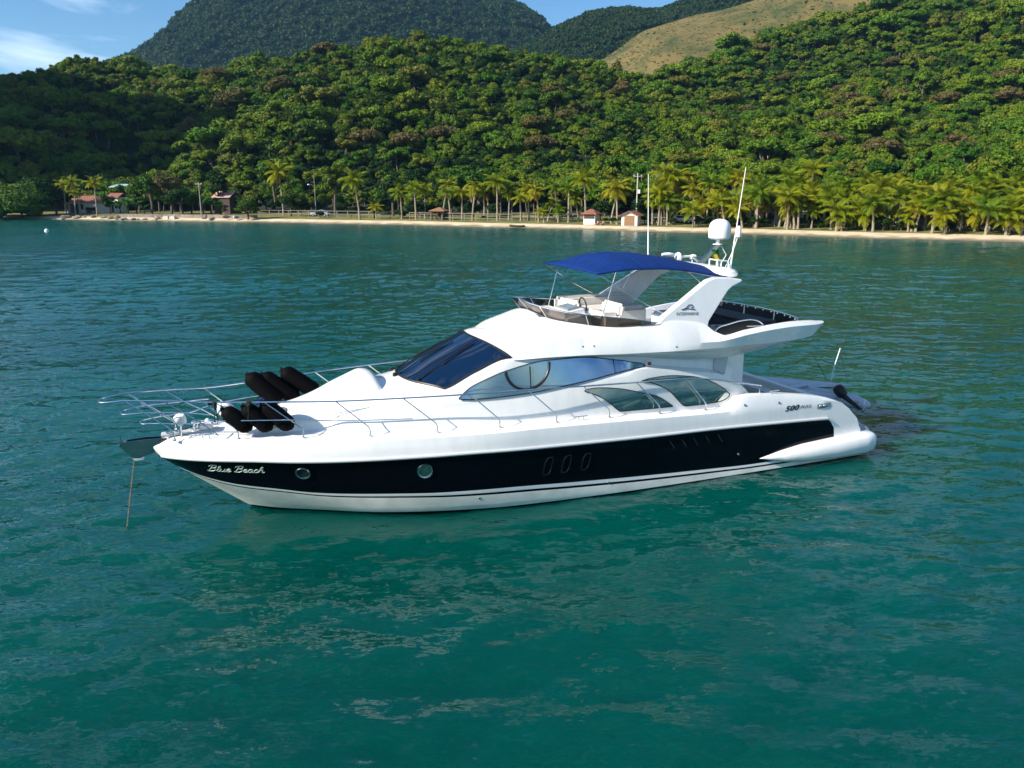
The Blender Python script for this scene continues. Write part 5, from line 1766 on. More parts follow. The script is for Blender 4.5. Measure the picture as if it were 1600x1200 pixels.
# ---- radar arch
for sg in (1, -1):
    pr = [(-8.80, 3.72), (-8.98, 3.88), (-9.5, 4.19), (-10.05, 4.52), (-10.22, 4.615), (-10.45, 4.68), (-10.85, 4.66), (-11.22, 4.60), (-11.20, 4.55), (-10.92, 4.45), (-10.78, 4.36), (-10.5, 4.06), (-10.18, 3.70), (-10.1, 3.5), (-9.3, 3.5)]
    def yy(z): return 1.80 - (z - 3.6) * .24
    a = [(x, sg * yy(z), z) for x, z in pr]; b = [(x, sg * (yy(z) - .17), z) for x, z in pr]
    MB().loft([a, b]).build('arch_leg', M['white'], yacht, bevel=.03)
rings = []
for y in np.linspace(-1.42, 1.42, 15):
    k = 1 - .55 * max(0, (abs(y) - 1.15) / .27) ** 2
    cx_, cz_ = -10.98 - .02 * abs(y), 4.74 - .035 * (y / 1.4) ** 2
    rings.append([(cx_ + .34 * k * math.cos(a) * (1 if math.cos(a) < 0 else 1.15), y, cz_ + .13 * k * math.sin(a)) for a in np.linspace(0, 2 * math.pi, 17)[:-1]])
MB().loft(rings).build('arch_beam', M['white'], yacht, smooth=50)

# ---- blue sun canopy on its frame
ex = [-7.42, -7.6, -8.31, -9.0, -9.41, -10.3, -10.95]
ez = [4.855, 4.875, 4.93, 4.92, 4.885, 4.745, 4.64]
ck = [4.90, 4.98, 5.20, 5.20, 5.14, 4.99, 4.84]
P_ = []
for x in np.linspace(-7.42, -10.98, 37):
    row = []
    for v in np.linspace(-1, 1, 25):
        yh = 1.45 - .05 * max(0, -(x + 9)) / 2
        sag = -.018 * math.sin(math.pi * min(1, max(0, (x + 8.55) / 1.1))) if x > -8.55 else -.012 * abs(math.sin(math.pi * (x + 8.55) / 1.2))
        ze, zc0 = f1(ex, ez, x), f1(ex, ck, x)
        z = ze + (zc0 - ze) * (1 - abs(v) ** 2.2) + sag * (1 - v * v)
        dx = .10 * (1 - v * v) if x > -7.5 else 0
        row.append((x + dx, yh * v, z))
    P_.append(row)
cmb = MB().grid(P_)
me = cmb.mesh('canopy', M['blue_canvas'], smooth=60)
can = link('canopy', me, yacht)
sm = can.modifiers.new('thick', 'SOLIDIFY'); sm.thickness = .018; sm.offset = -1
hem = [P_[0][k] for k in range(25)]
MB().tube(hem, .022, 6).build('canopy_hem', M['blue_canvas'], can)
for j in (0, 24):
    MB().tube([P_[i][j] for i in range(37)], .02, 6).build('canopy_hem', M['blue_canvas'], can)
MB().tube([(P_[12][k][0], P_[12][k][1], P_[12][k][2] + .004) for k in range(25)], .007, 5).build('canopy_seam', M['blue_canvas'], can)
for sg in (1, -1):
    for a, b, r_ in (((-7.53, 1.41, 3.75), (-7.86, 1.44, 4.89), .014), ((-7.46, 1.44, 4.84), (-9.15, 1.50, 3.88), .013), ((-8.28, 1.42, 4.90), (-8.06, 1.44, 4.53), .012), ((-9.75, 1.43, 4.82), (-10.08, 1.50, 4.56), .012)):
        a, b = Vector(a), Vector(b)
        pts_ = [a, a.lerp(b, .5), b]
        if r_ == .013: pts_[1] += Vector((.0, 0, -.05))
        MB().tube([(p.x, sg * p.y, p.z) for p in pts_], r_, 6).build('canopy_pole', M['steel'], yacht)
for x in (-7.9, -8.55, -9.7):
    i = int((-7.42 - x) / 3.56 * 36)
    MB().tube([(p[0], p[1], p[2] - .03) for p in P_[i]], .013, 6).build('canopy_bow', M['steel'], yacht)

# ---- mast gear
dm = MB().lathe([(.02, 0), (.21, .0), (.268, .04), (.277, .14), (.277, .26), (.262, .34), (.225, .42), (.16, .475), (.08, .505), (.01, .51)], (-11.63, 0, 5.435), n=28).build('satellite_dome', M['white_plastic'], yacht, smooth=50)
MB().lathe([(.13, 0), (.13, .015), (.05, .02), (.045, .10), (.09, .13)], (-11.60, 0, 5.31), n=14).build('dome_foot', M['white_plastic'], dm)
mm = MB()
mm.prism([(-11.68, 0, 5.31), (-11.50, 0, 5.31), (-11.00, 0, 4.84), (-11.18, 0, 4.84)], (0, .10, 0))
mm.prism([(-10.90, 0, 5.03), (-10.86, 0, 5.01), (-11.10, 0, 4.83), (-11.18, 0, 4.83)], (0, .10, 0))
mm.build('mast', M['plate'], yacht, bevel=.01)
MB().tube([(-11.66, .06, 5.28), (-11.80, .10, 5.05), (-11.65, .12, 4.84)], .012, 5).build('mast_stay', M['white_plastic'], yacht)
for sg, x, top, bot in ((-1, -10.30, (-10.28, -1.3, 7.05), (-10.38, -1.3, 4.76)), (1, -11.1, (-11.36, 1.2, 7.16), (-11.10, 1.2, 4.76))):
    a, b = Vector(bot), Vector(top)
    o = MB().tube([a, a.lerp(b, .35), a.lerp(b, .36), b], [.02, .018, .013, .008], 8).build('whip_antenna', M['white_plastic'], yacht)
    MB().lathe([(.03, -.04), (.035, 0), (.03, .14), (.02, .16)], a, n=8).build('antenna_mount', M['steel'], o)
o = MB().tube([(-11.3, .75, 4.80), (-11.48, .80, 5.25), (-11.56, .82, 5.55)], .01, 5).build('gps_antenna', M['white_plastic'], yacht)
MB().lathe([(.02, 0), (.065, .01), (.07, .2), (.05, .26), (.01, .28)], (-11.57, .82, 5.53), n=12).build('antenna_cap', M['white_plastic'], o)
o = MB().lathe([(.005, -.20), (.045, -.15), (.06, .0), (.05, .12), (.03, .2)], (-10.55, -.6, 5.04), (1, 0, .06), 12).build('wind_sensor', M['white_plastic'], yacht)
s_ = MB().lathe([(.02, -.06), (.10, -.05), (.12, 0), (.10, .05), (.02, .06)], (-10.84, -.6, 4.98), (1, 0, 0), 16)
s_.tube([(-10.84, -.6, 4.98), (-11.35, -.6, 4.98)], .03, 8)
s_.lathe([(.02, -.09), (.06, -.08), (.075, 0), (.06, .06), (.02, .07)], (-11.28, -.6, 4.96), (1, 0, 0), 12)
s_.tube([(-10.9, -.6, 4.95), (-10.9, -.6, 4.80)], .02, 6); s_.tube([(-11.28, -.6, 4.92), (-11.26, -.6, 4.80)], .02, 6)
s_.build('loudhailer', M['white_plastic'], yacht)
bx_ = MB()
for a, b in (((-10.85, .72, 4.84), (-10.85, .72, 5.02)), ((-10.85, .72, 5.02), (-11.2, .72, 4.98)), ((-11.2, .72, 4.98), (-11.2, .72, 4.82)), ((-10.87, 1.0, 4.84), (-10.87, 1.0, 5.02)), ((-10.87, 1.0, 5.02), (-11.2, 1.0, 4.98)), ((-11.2, 1.0, 4.98), (-11.2, 1.0, 4.82)), ((-10.86, .72, 5.02), (-10.86, 1.0, 5.02)), ((-11.2, .72, 4.98), (-11.2, 1.0, 4.98))):
    bx_.tube([a, b], .016, 6)
bx_.build('lamp_guard', M['white_plastic'], yacht)
MB().lathe([(.03, 0), (.06, .02), (.06, .12), (.03, .15)], (-11.0, .86, 4.85), n=12).build('anchor_light', M['lens'], yacht)
for k, x in enumerate((-10.9, -11.15)):
    MB().lathe([(.03, 0), (.05, .03), (.045, .07), (.01, .09)], (x, 1.36, 4.66), n=10).build('deck_light', M['white_plastic'], yacht)

# ---- lettering
def text_pts(body, size, shear=0.0, bold=0.0, spacing=1.0):
    cu = bpy.data.curves.new('lettering', 'FONT')
    cu.body = body; cu.size = size; cu.shear = shear; cu.offset = bold; cu.space_character = spacing; cu.resolution_u = 3
    o = bpy.data.objects.new('lettering_tmp', cu)
    COL.objects.link(o)
    dg = bpy.context.evaluated_depsgraph_get()
    me = o.evaluated_get(dg).to_mesh()
    V = [v.co.copy() for v in me.vertices]; F = [tuple(p.vertices) for p in me.polygons]
    o.evaluated_get(dg).to_mesh_clear()
    bpy.data.objects.remove(o); bpy.data.curves.remove(cu)
    return V, F


def letter(name, V, F, fn, mat, width=None, parent=yacht):
    w = max(v.x for v in V); k = (width / w) if width else 1
    o = MB().add([fn(v.x * k, v.y) for v in V], F).build(name, mat, parent, smooth=0, recalc=False)
    return o


# brush-script strokes for the boat's name
GL = {
    'B': ([[(.10, .0), (.28, .95)], [(-.02, .78), (.16, .98), (.52, 1.0), (.60, .82), (.48, .60), (.22, .52)], [(.22, .52), (.52, .48), (.58, .24), (.40, .02), (.10, .0), (-.02, .10)]], .66),
    'l': ([[(.0, .12), (.2, .55), (.26, .92), (.17, .98), (.10, .6), (.10, .1), (.2, .0), (.32, .14)]], .30),
    'u': ([[(.0, .40), (.06, .46), (.05, .15), (.14, .0), (.28, .1), (.36, .44)], [(.36, .44), (.32, .1), (.40, .0), (.50, .12)]], .48),
    'e': ([[(.02, .18), (.28, .3), (.28, .46), (.15, .50), (.04, .3), (.08, .05), (.22, .0), (.40, .14)]], .38),
    'a': ([[(.34, .42), (.2, .5), (.05, .36), (.04, .1), (.15, .0), (.3, .14), (.36, .44)], [(.36, .44), (.33, .1), (.41, .0), (.51, .12)]], .48),
    'c': ([[(.32, .40), (.2, .5), (.06, .38), (.04, .12), (.16, .0), (.38, .14)]], .36),
    'h': ([[(.0, .12), (.2, .6), (.26, .95), (.16, .98), (.08, .5), (.05, .0)], [(.06, .2), (.2, .48), (.32, .42), (.30, .1), (.38, .0), (.50, .12)]], .48),
    ' ': ([], .28),
}
lm = MB(); u0 = 0
total = sum(GL[c][1] for c in 'Blue Beach')
for c in 'Blue Beach':
    for st in GL[c][0]:
        k = np.arange(len(st)); tt = np.linspace(0, len(st) - 1, 4 * len(st))
        su = pchip(k, [p[0] for p in st], tt); sv = pchip(k, [p[1] for p in st], tt)
        pp = []
        for a, b in zip(su, sv):
            uu = (u0 + a) / total * 1.05 + b * .035
            vv = b * (.165 if c == 'B' else .15)
            x = .86 - uu; z = 1.125 + vv - .012 * uu
            pp.append((x, hull_y(x, z) + .008, z))
        lm.tube(pp, .0085, 5)
    u0 += GL[c][1]
lm.build('name_lettering', M['letters'], yacht)


def on_arch(u, v):
    x, z = -9.30 - u, 3.875 + v - .035 * u
    return (x, 1.80 - (z - 3.6) * .24 + .006, z)


V, F = text_pts('INTERMARINE', .105, 0, .0)
letter('builder_lettering', V, F, on_arch, M['letters_dark'], .60)
em = MB()
for st, r_ in (([(.14, .13), (.22, .145), (.30, .19), (.36, .235), (.43, .235), (.46, .19), (.42, .165), (.40, .185)], .008), ([(.18, .125), (.30, .15), (.42, .135), (.52, .125)], .008)):
    k = np.arange(len(st)); tt = np.linspace(0, len(st) - 1, 5 * len(st))
    em.tube([on_arch(a, b) for a, b in zip(pchip(k, [p[0] for p in st], tt), pchip(k, [p[1] for p in st], tt))], r_, 5)
em.build('emblem', M['letters_dark'], yacht)


def on_side(u, v):
    x, z = -12.19 - u, 1.44 + v + .012 * u
    return (x, hull_y(x, z) + .006, z)


V, F = text_pts('500', .17, .35, .006, 1.05)
letter('model_lettering', V, F, on_side, M['letters_dark'], .46)
V, F = text_pts('FULL', .10, .35, .002, 1.1)
letter('model_lettering', V, F, lambda u, v: on_side(u + .48, v + .012), M['letters_dark'], .36)
P_ = [[(x, hull_y(x, z) + .008, z) for z in (zb, (zb + zb + .12) / 2, zb + .115)] for x, zb in zip(np.linspace(-13.22, -13.66, 8), np.linspace(1.385, 1.40, 8))]
o = MB().grid(P_).build('side_lamp', M['lens'], yacht)
for x in (-13.32, -13.45):
    MB().lathe([(.02, -.01), (.045, 0), (.04, .015), (.01, .02)], (x, hull_y(x, 1.45) + .008, 1.45), (0, 1, 0), 12).build('bulb_reflector', M['steel'], o)

# ---- hull fittings
for x, z in ((-6.95, 3.33), (-7.2, 3.33), (-9.15, 3.22), (-11.1, 3.29), (-11.9, 3.42), (-12.4, 3.33)):
    b_ = [(f1(fbx, fba[:, k, 0], x), f1(fbx, fba[:, k, 1], x)) for k in (2, 3, 4)]
    y = float(np.interp(z, [q[1] for q in b_], [q[0] for q in b_]))
    MB().lathe([(.005, -.01), (.022, 0), (.018, .01), (.004, .012)], (x, y, z), (0, 1, .1), 10).build('drain_cap', M['lens'], yacht)
for x, z in ((-11.0, 1.72), (-12.0, 1.68), (-10.9, .52), (-7.4, .30), (-4.4, .32)):
    MB().lathe([(.005, -.01), (.03, 0), (.026, .012), (.004, .012)], (x, hull_y(x, z) + .002, z), (0, 1, 0), 12).build('skin_fitting', M['steel'], yacht)
for x, z, r_ in ((-.91, 1.11, .155), (-3.25, 1.07, .165)):
    for sg in (1, -1):
        n_ = hull_n(x, z); n_.y *= sg
        c = Vector((x, sg * hull_y(x, z), z))
        o = MB().lathe([(r_ * .74, -.03), (r_ * .80, .018), (r_ * .95, .026), (r_, .008), (r_, -.03)], c, n_, 24).build('porthole', M['steel'], yacht)
        MB().lathe([(.01, 0), (r_ * .78, 0), (r_ * .78, -.01), (.01, -.01)], c + n_ * .006, n_, 24).build('porthole_glass', M['window_glass'] if x > -2 else M['glass_teal'], o)
for x, zt, zb, w_ in ((-5.90, 1.09, .70, .17), (-6.33, 1.08, .70, .17), (-6.80, 1.07, .70, .17)):
    for sg in (1, -1):
        loop = []
        for q in range(33):
            a = 2 * math.pi * q / 32
            ca, sa = math.cos(a), math.sin(a)
            xx = x + w_ / 2 * math.copysign(abs(ca) ** .5, ca) - (.05 * sa); zz = (zt + zb) / 2 + (zt - zb) / 2 * math.copysign(abs(sa) ** .7, sa)
            loop.append((xx, sg * (hull_y(xx, zz) + .004), zz))
        MB().tube(loop, .016, 6, cap=False).build('hull_vent', M['vent'], yacht)
for x in (-8.98, -9.3, -9.62, -9.96, -10.3):
    for sg in (1, -1):
        q = [(x + .06, 1.10), (x + .0, 1.02), (x - .07, .93), (x - .08, .89)]
        MB().tube([(a, sg * (hull_y(a, b) + .002), b) for a, b in q], .012, 6).build('hull_vent', M['vent'], yacht)

# ---- guard rails
RT = arr("2.72,0,2.65 2.66,.17,2.655 2.45,.27,2.67 2.24,.32,2.685 1.4,.50,2.64 .67,.66,2.58 -.61,1.07,2.56 -1.65,1.41,2.555 -3.0,1.70,2.56 -4.35,1.89,2.56 -5.62,1.95,2.545 -6.94,1.96,2.50 -8.3,1.94,2.46 -9.55,1.93,2.43 -10.8,1.93,2.24 -11.7,1.92,2.06")
R2 = arr("2.36,0,2.37 2.30,.16,2.375 2.1,.25,2.39 1.92,.30,2.40 1.2,.47,2.37 .72,.66,2.33")
R3 = arr("2.03,0,2.14 1.97,.15,2.14 1.8,.22,2.15 1.62,.30,2.15 1.1,.46,2.13 .62,.70,2.20 -.1,.98,2.21 -.75,1.17,2.20 -1.9,1.50,2.15 -3.1,1.74,2.12")


def railpath(a):
    k = np.arange(len(a)); tt = np.linspace(0, len(a) - 1, 6 * len(a))
    h_ = [tuple(float(pchip(k, a[:, c], t)) for c in range(3)) for t in tt]
    return [(x, -y, z) for x, y, z in h_[::-1]] + h_[1:]


for a, r_ in ((RT, .017), (R2, .014), (R3, .013)):
    MB().tube(railpath(a), r_, 8).build('guard_rail', M['steel'], yacht)
feet = [(1.41, .42, 1.82, 2.24, .32, 2.685), (.23, .84, 1.82, .80, .64, 2.585), (-.98, 1.22, 1.82, -.30, .985, 2.56), (-2.25, 1.58, 1.81, -1.62, 1.40, 2.555), (-3.58, 1.84, 1.81, -2.92, 1.69, 2.56), (-4.9, 1.98, 1.80, -4.28, 1.88, 2.56),
        (-6.19, 2.03, 1.785, -5.55, 1.945, 2.545), (-7.48, 2.03, 1.755, -6.86, 1.96, 2.50), (-8.78, 2.02, 1.71, -8.2, 1.94, 2.46), (-10.06, 2.0, 1.64, -9.5, 1.93, 2.43)]
for x, y, z, x2, y2, z2 in feet:
    for sg in (1, -1):
        m_ = MB().tube([(x, sg * y, z - .02), (x, sg * y, z + .14), (x + .03, sg * (y - .01), z + .20), (x2, sg * y2, z2)], .013, 7)
        m_.lathe([(.035, -.02), (.035, .015), (.016, .03)], (x, sg * y, z), n=10)
        m_.build('stanchion', M['steel'], yacht)
for sg in (1, -1):
    MB().tube([(2.24, sg * .32, 2.685), (1.92, sg * .30, 2.40), (1.62, sg * .30, 2.15), (1.41, sg * .42, 1.95)], .013, 6).build('pulpit_brace', M['steel'], yacht)
    MB().tube([(1.55, sg * .47, 2.65), (1.2, sg * .47, 2.37), (.85, sg * .58, 2.12), (.6, sg * .7, 1.9)], .012, 6).build('pulpit_brace', M['steel'], yacht)
    MB().tube([(-1.62, sg * .93, 2.10), (-1.68, sg * .93, 2.17), (-2.36, sg * 1.02, 2.25), (-2.43, sg * 1.03, 2.19)], .013, 6).build('grab_rail', M['steel'], yacht)
    for x, y, z in ((.83, .55, 1.83), (-6.79, 2.02, 1.775), (-12.0, 2.03, 1.86)):
        m_ = MB().tube([(x + .15, sg * y, z + .07), (x - .15, sg * y, z + .07)], .014, 6)
        for k in (-.06, .06): m_.tube([(x + k, sg * y, z - .02), (x + k, sg * y, z + .07)], .012, 6)
        m_.build('cleat', M['steel'], yacht)
    MB().tube([(-11.62, sg * 1.93, 2.07), (-11.66, sg * 1.93, 1.85)], .013, 6).build('stanchion', M['steel'], yacht)

# bow gear
o = MB().tube([(1.30, .16, 1.82), (1.30, .16, 2.0), (1.28, .18, 2.08)], .03, 8).build('searchlight', M['steel'], yacht)
MB().lathe([(.02, -.12), (.09, -.10), (.115, 0), (.11, .08), (.05, .11), (.01, .115)], (1.28, .18, 2.17), (.35, .2, 1), 16).build('lamp_head', M['white_plastic'], o)
o = MB().lathe([(.12, 0), (.12, .05), (.07, .07), (.07, .14), (.1, .17), (.09, .2), (.02, .21)], (1.0, -.02, 1.85), n=14).build('windlass', M['steel'], yacht)
MB().box((.82, -.02, 1.92), (.28, .2, .14)).build('windlass_motor', M['white_plastic'], o, bevel=.03)
MB().lathe([(.02, 0), (.05, .01), (.05, .1), (.02, .13)], (.78, -.38, 1.85), n=10).build('deck_light', M['white_plastic'], yacht)
m_ = MB()
for sg in (1, -1):
    m_.prism([(1.55, sg * .085, 1.78), (1.95, sg * .085, 1.80), (2.42, sg * .075, 1.78), (2.44, sg * .075, 1.70), (2.22, sg * .07, 1.43), (2.10, sg * .07, 1.42), (1.84, sg * .08, 1.50)], (0, .012, 0))
m_.box((2.0, 0, 1.70), (.82, .15, .012))
m_.lathe([(.01, -.07), (.05, -.065), (.035, 0), (.05, .065), (.01, .07)], (2.34, 0, 1.74), (0, 1, 0), 12)
m_.tube([(2.42, -.07, 1.72), (2.42, -.06, 1.92)], .012, 6)
m_.build('anchor_roller', M['plate'], yacht)
MB().prism([(2.24, 0, 1.44), (2.10, 0, 1.42), (2.02, 0, 1.38), (2.18, 0, 1.37)], (0, .16, 0)).build('bow_fairlead', M['white_plastic'], yacht, bevel=.01)

# sunpad hump, hatch, small deck things
P_ = []
for i in range(26):
    s = i / 25; x = -.95 - 1.80 * s
    hh = .30 * (s / .78) ** 1.5 if s < .78 else .30 * math.sqrt(max(0, 1 - ((s - .78) / .22) ** 2.2))
    row = []
    for v in np.linspace(-1, 1, 21):
        wv = .66 * (.82 + .18 * min(1, s * 2))
        y = v * wv
        row.append((x, y, roofz(x, min(abs(y), H('ys', x) * .98)) - .02 + (hh + .02) * max(0, 1 - abs(v) ** 2.8) ** .6))
    P_.append(row)
MB().grid(P_).build('foredeck_sunpad', M['white'], yacht, smooth=60)
MB().lathe([(.01, 0), (.16, .0), (.17, .02), (.15, .035), (.01, .04)], (-.62, .30, roofz(-.62, .30) - .005), (.25, .1, 1), 18).build('speaker_disc', M['lens'], yacht)
MB().prism([(-1.62, .70, 2.06), (-1.72, .70, 2.06), (-1.69, .70, 2.20)], (0, .02, 0)).build('cover_latch', M['black'], yacht)

# ---- cockpit
MB().box((-12.4, 0, 1.08), (2.9, 4.0, .06)).build('cockpit_sole', M['teak'], yacht)
for sg in (1, -1):
    rings = []
    for x, zt, yo in ((-10.7, 1.70, 2.12), (-10.9, 1.87, 2.12), (-11.3, 1.90, 2.12), (-12.26, 1.83, 2.115), (-13.06, 1.72, 2.11), (-13.5, 1.635, 2.09), (-13.8, 1.54, 2.09), (-14.05, 1.40, 2.13), (-14.28, 1.25, 2.165), (-14.55, .98, 2.18), (-14.75, .70, 2.19)):
        yi = 1.86
        rings.append([(x, sg * yo, min(.7, zt - .1)), (x, sg * yo, zt - .01), (x, sg * (yo - .05), zt), (x, sg * (yi + .03), zt), (x, sg * yi, zt - .04), (x, sg * yi, min(.7, zt - .1))])
    MB().loft(rings).build('cockpit_coaming', M['white'], yacht, smooth=50)
tp = [(-13.62, 1.05), (-13.74, 1.46), (-13.80, 1.49), (-13.95, 1.48), (-14.10, 1.30), (-14.42, .62), (-13.7, .62)]
MB().loft([[(x, y, z) for x, z in tp] for y in (-1.86, 1.86)]).build('transom', M['white'], yacht, bevel=.02)
MB().box((-13.45, -.1, 1.22), (.5, 3.2, .26)).build('aft_seat', M['vinyl'], yacht, bevel=.06)
MB().box((-13.68, -.1, 1.40), (.10, 3.3, .20), rot=Matrix.Rotation(R(-12), 3, 'Y')).build('aft_backrest', M['vinyl'], yacht, bevel=.03)
MB().box((-12.3, -.4, 1.62), (.8, 1.3, .05)).build('cockpit_table', M['white'], yacht, bevel=.02)
MB().tube([(-12.3, -.4, 1.1), (-12.3, -.4, 1.6)], .05, 10).build('table_leg', M['steel'], yacht)
MB().loft([[(-10.9, y, 1.1), (-10.85, y, 1.1), (-10.55, y, 2.8), (-10.6, y, 2.8)] for y in (-1.38, 1.38)]).build('aft_door', M['glass_dark'], yacht)

# ---- canvas screens round the aft flybridge
rp_ = arr("-11.9,-1.96,3.62 -12.6,-1.95,3.63 -13.05,-1.80,3.60 -13.28,-1.2,3.575 -13.40,-.4,3.56 -13.40,.5,3.535 -13.32,1.15,3.50")
k_ = np.arange(len(rp_))
def rpt(t): return Vector(tuple(float(pchip(k_, rp_[:, c], t)) for c in range(3)))
pr_ = [rpt(t) for t in np.linspace(0, 6, 40)] + [Vector((-13.28, 1.22, 3.42)), Vector((-13.26, 1.24, 3.15))]
MB().tube(pr_, .014, 6).build('aft_rail', M['steel'], yacht)
for a, b in ((.1, 1.95), (2.05, 3.30), (3.36, 4.6), (4.66, 5.95)):
    P_ = []
    for t in np.linspace(a, b, 14):
        q = rpt(t); P_.append([(q.x, q.y, q.z - .025), (q.x + .01, q.y, q.z - .2), (q.x, q.y, 3.10)])
    MB().grid(P_).build('canvas_screen', M['black_canvas'], yacht, smooth=60)
    q = rpt(b + .03); MB().tube([q, (q.x, q.y, 3.1)], .011, 6).build('aft_rail_post', M['steel'], yacht)
    for t in np.linspace(a + .1, b - .1, 4):
        q = rpt(t); MB().lathe([(.005, -.012), (.022, -.008), (.022, .008), (.005, .012)], q + Vector((.012, .012, -.045)), (.6, .8, 0), 8).build('canvas_clip', M['steel'], yacht)
pl = arr("-10.22,1.93,3.47 -10.34,1.94,3.58 -10.6,1.96,3.64 -10.9,1.98,3.70 -11.15,1.99,3.715 -11.40,2.0,3.66 -11.55,2.0,3.56")
k2 = np.arange(len(pl)); P_ = []
for t in np.linspace(0, 6, 24):
    q = [float(pchip(k2, pl[:, c], t)) for c in range(3)]
    zb = f1(fbx, fba[:, 4, 1], q[0]) - .02
    P_.append([(q[0], q[1], zb + (q[2] - zb) * j / 3) for j in range(4)])
MB().grid(P_).build('canvas_screen', M['black_canvas'], yacht, smooth=60)
MB().tube([r[-1] for r in P_], .015, 6).build('side_rail', M['steel'], yacht)
MB().tube([(-10.18, 1.86, 3.62), (-10.6, 1.90, 3.60), (-11.1, 1.98, 3.56), (-11.55, 2.02, 3.55)], .012, 6).build('side_rail', M['steel'], yacht)


# ------------------------------------------------------------------ things on and around the yacht
def on_yacht(name, label, cat, group=None, at=(0, 0, 0)):
    e = empty(name, YM @ Vector(at), YR, label, cat, group)
    return e


def fender(a, b, r_, label, mat, tie, rope_to=None):
    a, b = Vector(a), Vector(b)
    e = on_yacht('fender', label, 'fender', 'fenders lashed on the foredeck', b)
    d = (a - b); ln = d.length
    pr = [(.02, -.02), (.06, 0), (.62 * r_, .025), (.9 * r_, .08), (r_, .15), (r_ * 1.02, ln * .5), (r_, ln - .15), (.9 * r_, ln - .08), (.62 * r_, ln - .025), (.06, ln), (.03, ln + .05)]
    MB().lathe(pr, (0, 0, 0), d, 20).build('cover', mat, e, smooth=60)
    t = Vector(tie) - b
    m_ = MB().tube([d, d + Vector((.02, .02, .08)), t], .011, 5)
    for k in range(3):
        m_.tube([t + Vector((.03 * math.cos(q + k), .035 * math.sin(q + k), .035 * math.cos(2 * q) - .02 * k)) for q in np.linspace(0, 6.28, 12)], .013, 5)
    if rope_to: m_.tube([t, t + Vector((.01, .02, -.2)), t + Vector((.03, .03, -.38)), t + Vector((-.02, .04, -.44)), t + Vector((-.04, .02, -.36)), t], .010, 5)
    m_.build('rope', M['rope'], e)
    return e


fender((.47, .64, 2.40), (-.02, .80, 1.99), .172, 'black fender lying nearest the bow on the near rail', M['fender'], (.62, .68, 2.58), True)
fender((.09, .70, 2.44), (-.40, .88, 1.97), .172, 'black fender in the middle of the near three', M['fender'], (.0, .88, 2.57), True)
fender((-.26, .74, 2.50), (-.80, .95, 1.97), .176, 'black fender with a blue end, hindmost of the near three', M['fender'], (-.02, .89, 2.57))
MB().lathe([(.02, 0), (.09, .01), (.10, .05), (.05, .08)], Vector((-.26, .74, 2.50)) - Vector((-.80, .95, 1.97)) * 1, (.54, -.21, .53), 14).build('end_cap', M['blue_plastic'], [o for o in bpy.data.objects if o.get('label', '').startswith('black fender with a blue')][0])
fender((.52, .42, 2.46), (.10, .52, 1.98), .165, 'white fender half hidden behind the near black fenders', M['white_plastic'], (.70, .60, 2.57))
fender((-.12, -.92, 2.72), (-.74, -.72, 2.10), .19, 'black fender nearest the bow on the far rail', M['fender'], (-.12, -.92, 2.57))
fender((-.42, -.96, 2.69), (-1.14, -.80, 2.10), .178, 'black fender in the middle of the far three', M['fender'], (-.55, -1.05, 2.57))
fender((-.86, -1.02, 2.74), (-1.58, -.84, 2.20), .185, 'black fender hindmost of the far three', M['fender'], (-1.05, -1.22, 2.57))

# anchor chain
e = on_yacht('anchor_chain', 'rusty anchor chain hanging from the bow roller into the water', 'chain', None, (2.20, .0, 1.42))
ch = MB(); a, b = Vector((0, 0, 0)), Vector((.30, .06, -1.50)); n = 46
for k in range(n):
    c = a.lerp(b, k / (n - 1)); d = (b - a).normalized(); s1 = d.cross(Vector((0, 1, 0))).normalized(); s2 = d.cross(s1)
    s = s1 if k % 2 else s2
    ch.tube([c + d * .026 * math.cos(q) + s * .015 * math.sin(q) for q in np.linspace(0, 2 * math.pi, 9)], .0065, 5, cap=False)
ch.build('links', M['chain'], e)

# drooping flag on the arch
e = on_yacht('flag', 'green and yellow flag drooping from the arch below the satellite dome', 'flag', None, (-11.45, .05, 5.2))
P_, P2 = [], []
for i in range(11):
    u = i / 10
    P_.append([(-.02 - .05 * u + .28 * v * (1 - .35 * u) - .12 * u, .05 * math.sin(9 * v + 3 * u), -.38 * u - .10 * v) for v in np.linspace(-.4, .6, 11)])
    P2.append([(-.02 - .05 * u + .28 * v * (1 - .35 * u) - .12 * u, .05 * math.sin(9 * v + 3 * u) + .008, -.38 * u - .10 * v) for v in np.linspace(-.15, .32, 6) * (1 if 2 < i < 9 else .1) + .1])
MB().grid(P_).build('cloth', M['flag_green'], e, smooth=60)
MB().grid(P2[3:9]).build('emblem_cloth', M['flag_yellow'], e, smooth=60)

# tender on the swim platform
e = on_yacht('inflatable_tender', 'grey inflatable tender with black outboard motor lying across the swim platform', 'dinghy', None, (-15.6, -.72, .62)); e.scale = (.86,) * 3
bow, sa, sb = Vector((.55, -1.15, .30)), Vector((-1.35, .85, .10)), Vector((-1.02, 1.50, .16))
q = [sb + Vector((-.10, .22, 0)), sb, Vector((.10, .1, .24)), Vector((.50, -.6, .27)), bow, Vector((.20, -1.25, .28)), Vector((-.35, -.7, .22)), sa, sa + Vector((-.14, .2, 0))]
k = np.arange(len(q)); tt = np.linspace(0, len(q) - 1, 60)
pp = [tuple(float(pchip(k, [v[c] for v in q], t)) for c in range(3)) for t in tt]
rr = [.02 + .165 * min(1, (min(t, 8 - t) / 1.0)) ** .6 for t in tt]
MB().tube(pp, rr, 14).build('tube', M['grey_tube'], e, smooth=70)
MB().lathe([(.178, -.16), (.182, .0), (.16, .09), (.10, .16), (.02, .20)], sb + Vector((0, .0, 0)), (-.42, .9, 0), 16).build('tube_end_cone', M['white_plastic'], e, smooth=60)  # white colour stands in for sunlight on the grey tube's end
